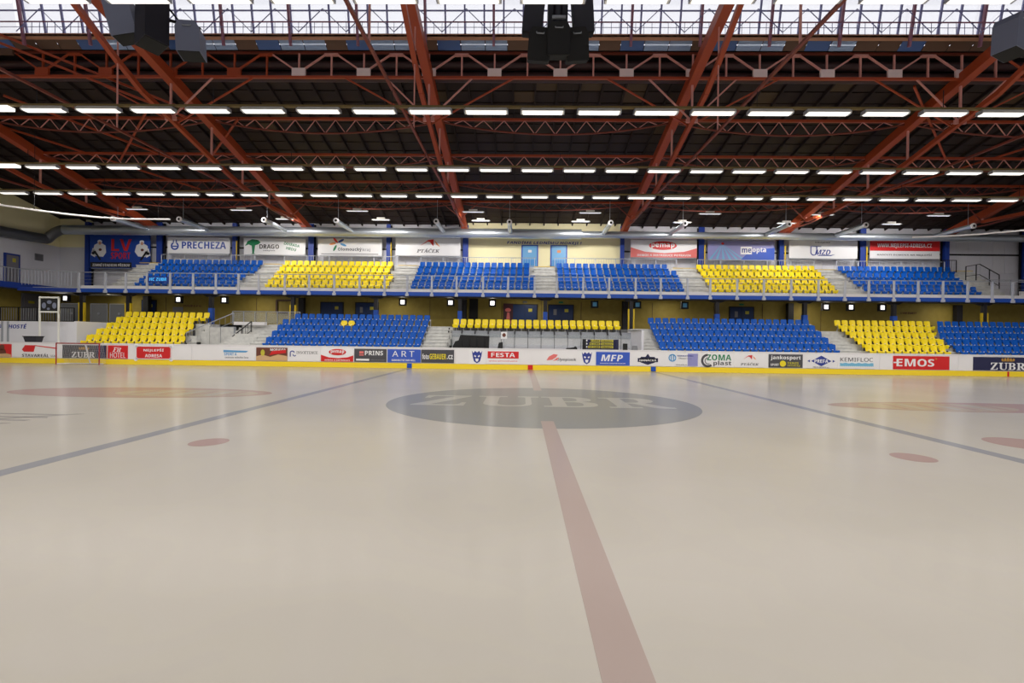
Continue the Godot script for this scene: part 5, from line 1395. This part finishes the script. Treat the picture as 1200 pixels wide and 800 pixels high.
func hanging() -> void:
	# centre cluster: dark cabinets round a hub
	var c := thing("speaker_cluster", "black loudspeaker cluster hanging over centre ice at the top edge", "speakers", Vector3(0.35, 11.0, -15.6))
	for s in [[-0.72, 0.95, 0.1, -6, 14], [0.72, 0.95, 0.1, 6, 14], [0, 1.0, -0.3, 0, 8]]:
		cabinet(c, Vector3(s[0], s[1] - 0.1, s[2]), Vector3(0.6, 1.35, 0.6), Vector3(s[4], 0, s[3]), "speaker_dark", "speaker_grille")
	for s in [[-0.56, -0.25, 0.15, -4, 20], [0.56, -0.25, 0.15, 4, 20], [0, -0.2, 0.3, 0, 16]]:
		cabinet(c, Vector3(s[0], s[1], s[2]), Vector3(0.66, 0.85, 0.7), Vector3(s[4], 0, s[3]), "black", "speaker_grille")
	put("hub", geo().tube([Vector3(0, -0.45, 0), Vector3(0, 1.9, 0)], 0.14, 12).mesh(), "speaker_dark", c)
	put("hub_ring", geo().tube([Vector3(-0.2, 0.38, 0.5), Vector3(0.2, 0.38, 0.5)], 0.06, 8).mesh(), "rail_grey", c)
	put("hanger", geo().bar(Vector3(0, 1.9, 0), Vector3(0, 9.5, 0), 0.08, 0.08).mesh(), "steel_dark", c)
	c = thing("speaker_cluster", "grey loudspeaker cluster of three boxes hanging at upper left", "speakers", Vector3(-11.9, 11.0, -15.6))
	cabinet(c, Vector3(-1.05, 0.6, 0.1), Vector3(0.72, 1.3, 0.6), Vector3(0, 10, 15), "speaker_grey", "speaker_grille")
	cabinet(c, Vector3(-0.05, 0.45, 0.25), Vector3(0.7, 1.7, 0.65), Vector3(-4, -32, 9), "speaker_dark", "speaker_grille")
	cabinet(c, Vector3(0.98, -0.05, 0.0), Vector3(0.66, 0.95, 0.6), Vector3(-4, 14, 5), "speaker_grey", "speaker_grille")
	put("frame_arm", geo().bar(Vector3(-1.1, 1.0, -0.1), Vector3(1.2, 0.4, -0.1), 0.07, 0.07).bar(Vector3(-0.1, 1.4, -0.1), Vector3(1.3, -0.3, -0.1), 0.05, 0.05).mesh(), "steel_dark", c)
	put("hanger", geo().bar(Vector3(0, 0.8, -0.1), Vector3(0, 9.5, -0.1), 0.06, 0.06).mesh(), "steel_dark", c)
	c = thing("speaker_cluster", "grey loudspeaker cluster at the upper right picture edge", "speakers", Vector3(14.3, 11.0, -15.6))
	cabinet(c, Vector3(-0.42, 0.12, 0.0), Vector3(0.75, 1.05, 0.62), Vector3(0, 24, -5), "speaker_grey", "speaker_grille")
	cabinet(c, Vector3(0.45, 0.2, 0.2), Vector3(0.75, 1.3, 0.65), Vector3(0, -10, -8), "speaker_dark", "speaker_grille")
	put("frame_arm", geo().bar(Vector3(-0.5, 0.6, -0.1), Vector3(0.5, 1.2, -0.1), 0.06, 0.06).mesh(), "steel_dark", c)
	put("hanger", geo().bar(Vector3(0.2, 1.0, -0.1), Vector3(0.2, 9.5, -0.1), 0.06, 0.06).mesh(), "steel_dark", c)
	# curved white net rails at both ends
	solo("net_rail", geo().tube([Vector3(-31.5, 9.0, -24.5), Vector3(-30.7, 9.0, -26.4), Vector3(-29.63, 9.0, -27.86), Vector3(-28.76, 9.0, -28.96), Vector3(-27.64, 9.0, -29.92), Vector3(-26.4, 9.0, -30.6), Vector3(-24.97, 9.0, -31.0), Vector3(-22.27, 9.0, -31.0)], 0.055, 8).mesh(), "white", "thin curved white net rail hanging over the left rink corner", "rail")
	solo("net_rail", geo().tube([Vector3(25.06, 9.0, -34.3), Vector3(26.67, 9.0, -34.0), Vector3(28.52, 9.0, -33.2), Vector3(30.03, 9.0, -32.0), Vector3(31.6, 9.0, -30.0)], 0.055, 8).mesh(), "white", "thin curved white net rail hanging over the right rink corner", "rail")
	for s in [[-28.76, -28.96], [-23.0, -31.0]]:
		solo("rail_hanger", geo().bar(Vector3(s[0], 9.05, s[1]), Vector3(s[0], 13.6, s[1]), 0.016, 0.016).mesh(), "steel_dark", "thin rod holding the left net rail, %s one" % ("outer" if s[0] < -25 else "inner"), "rod")
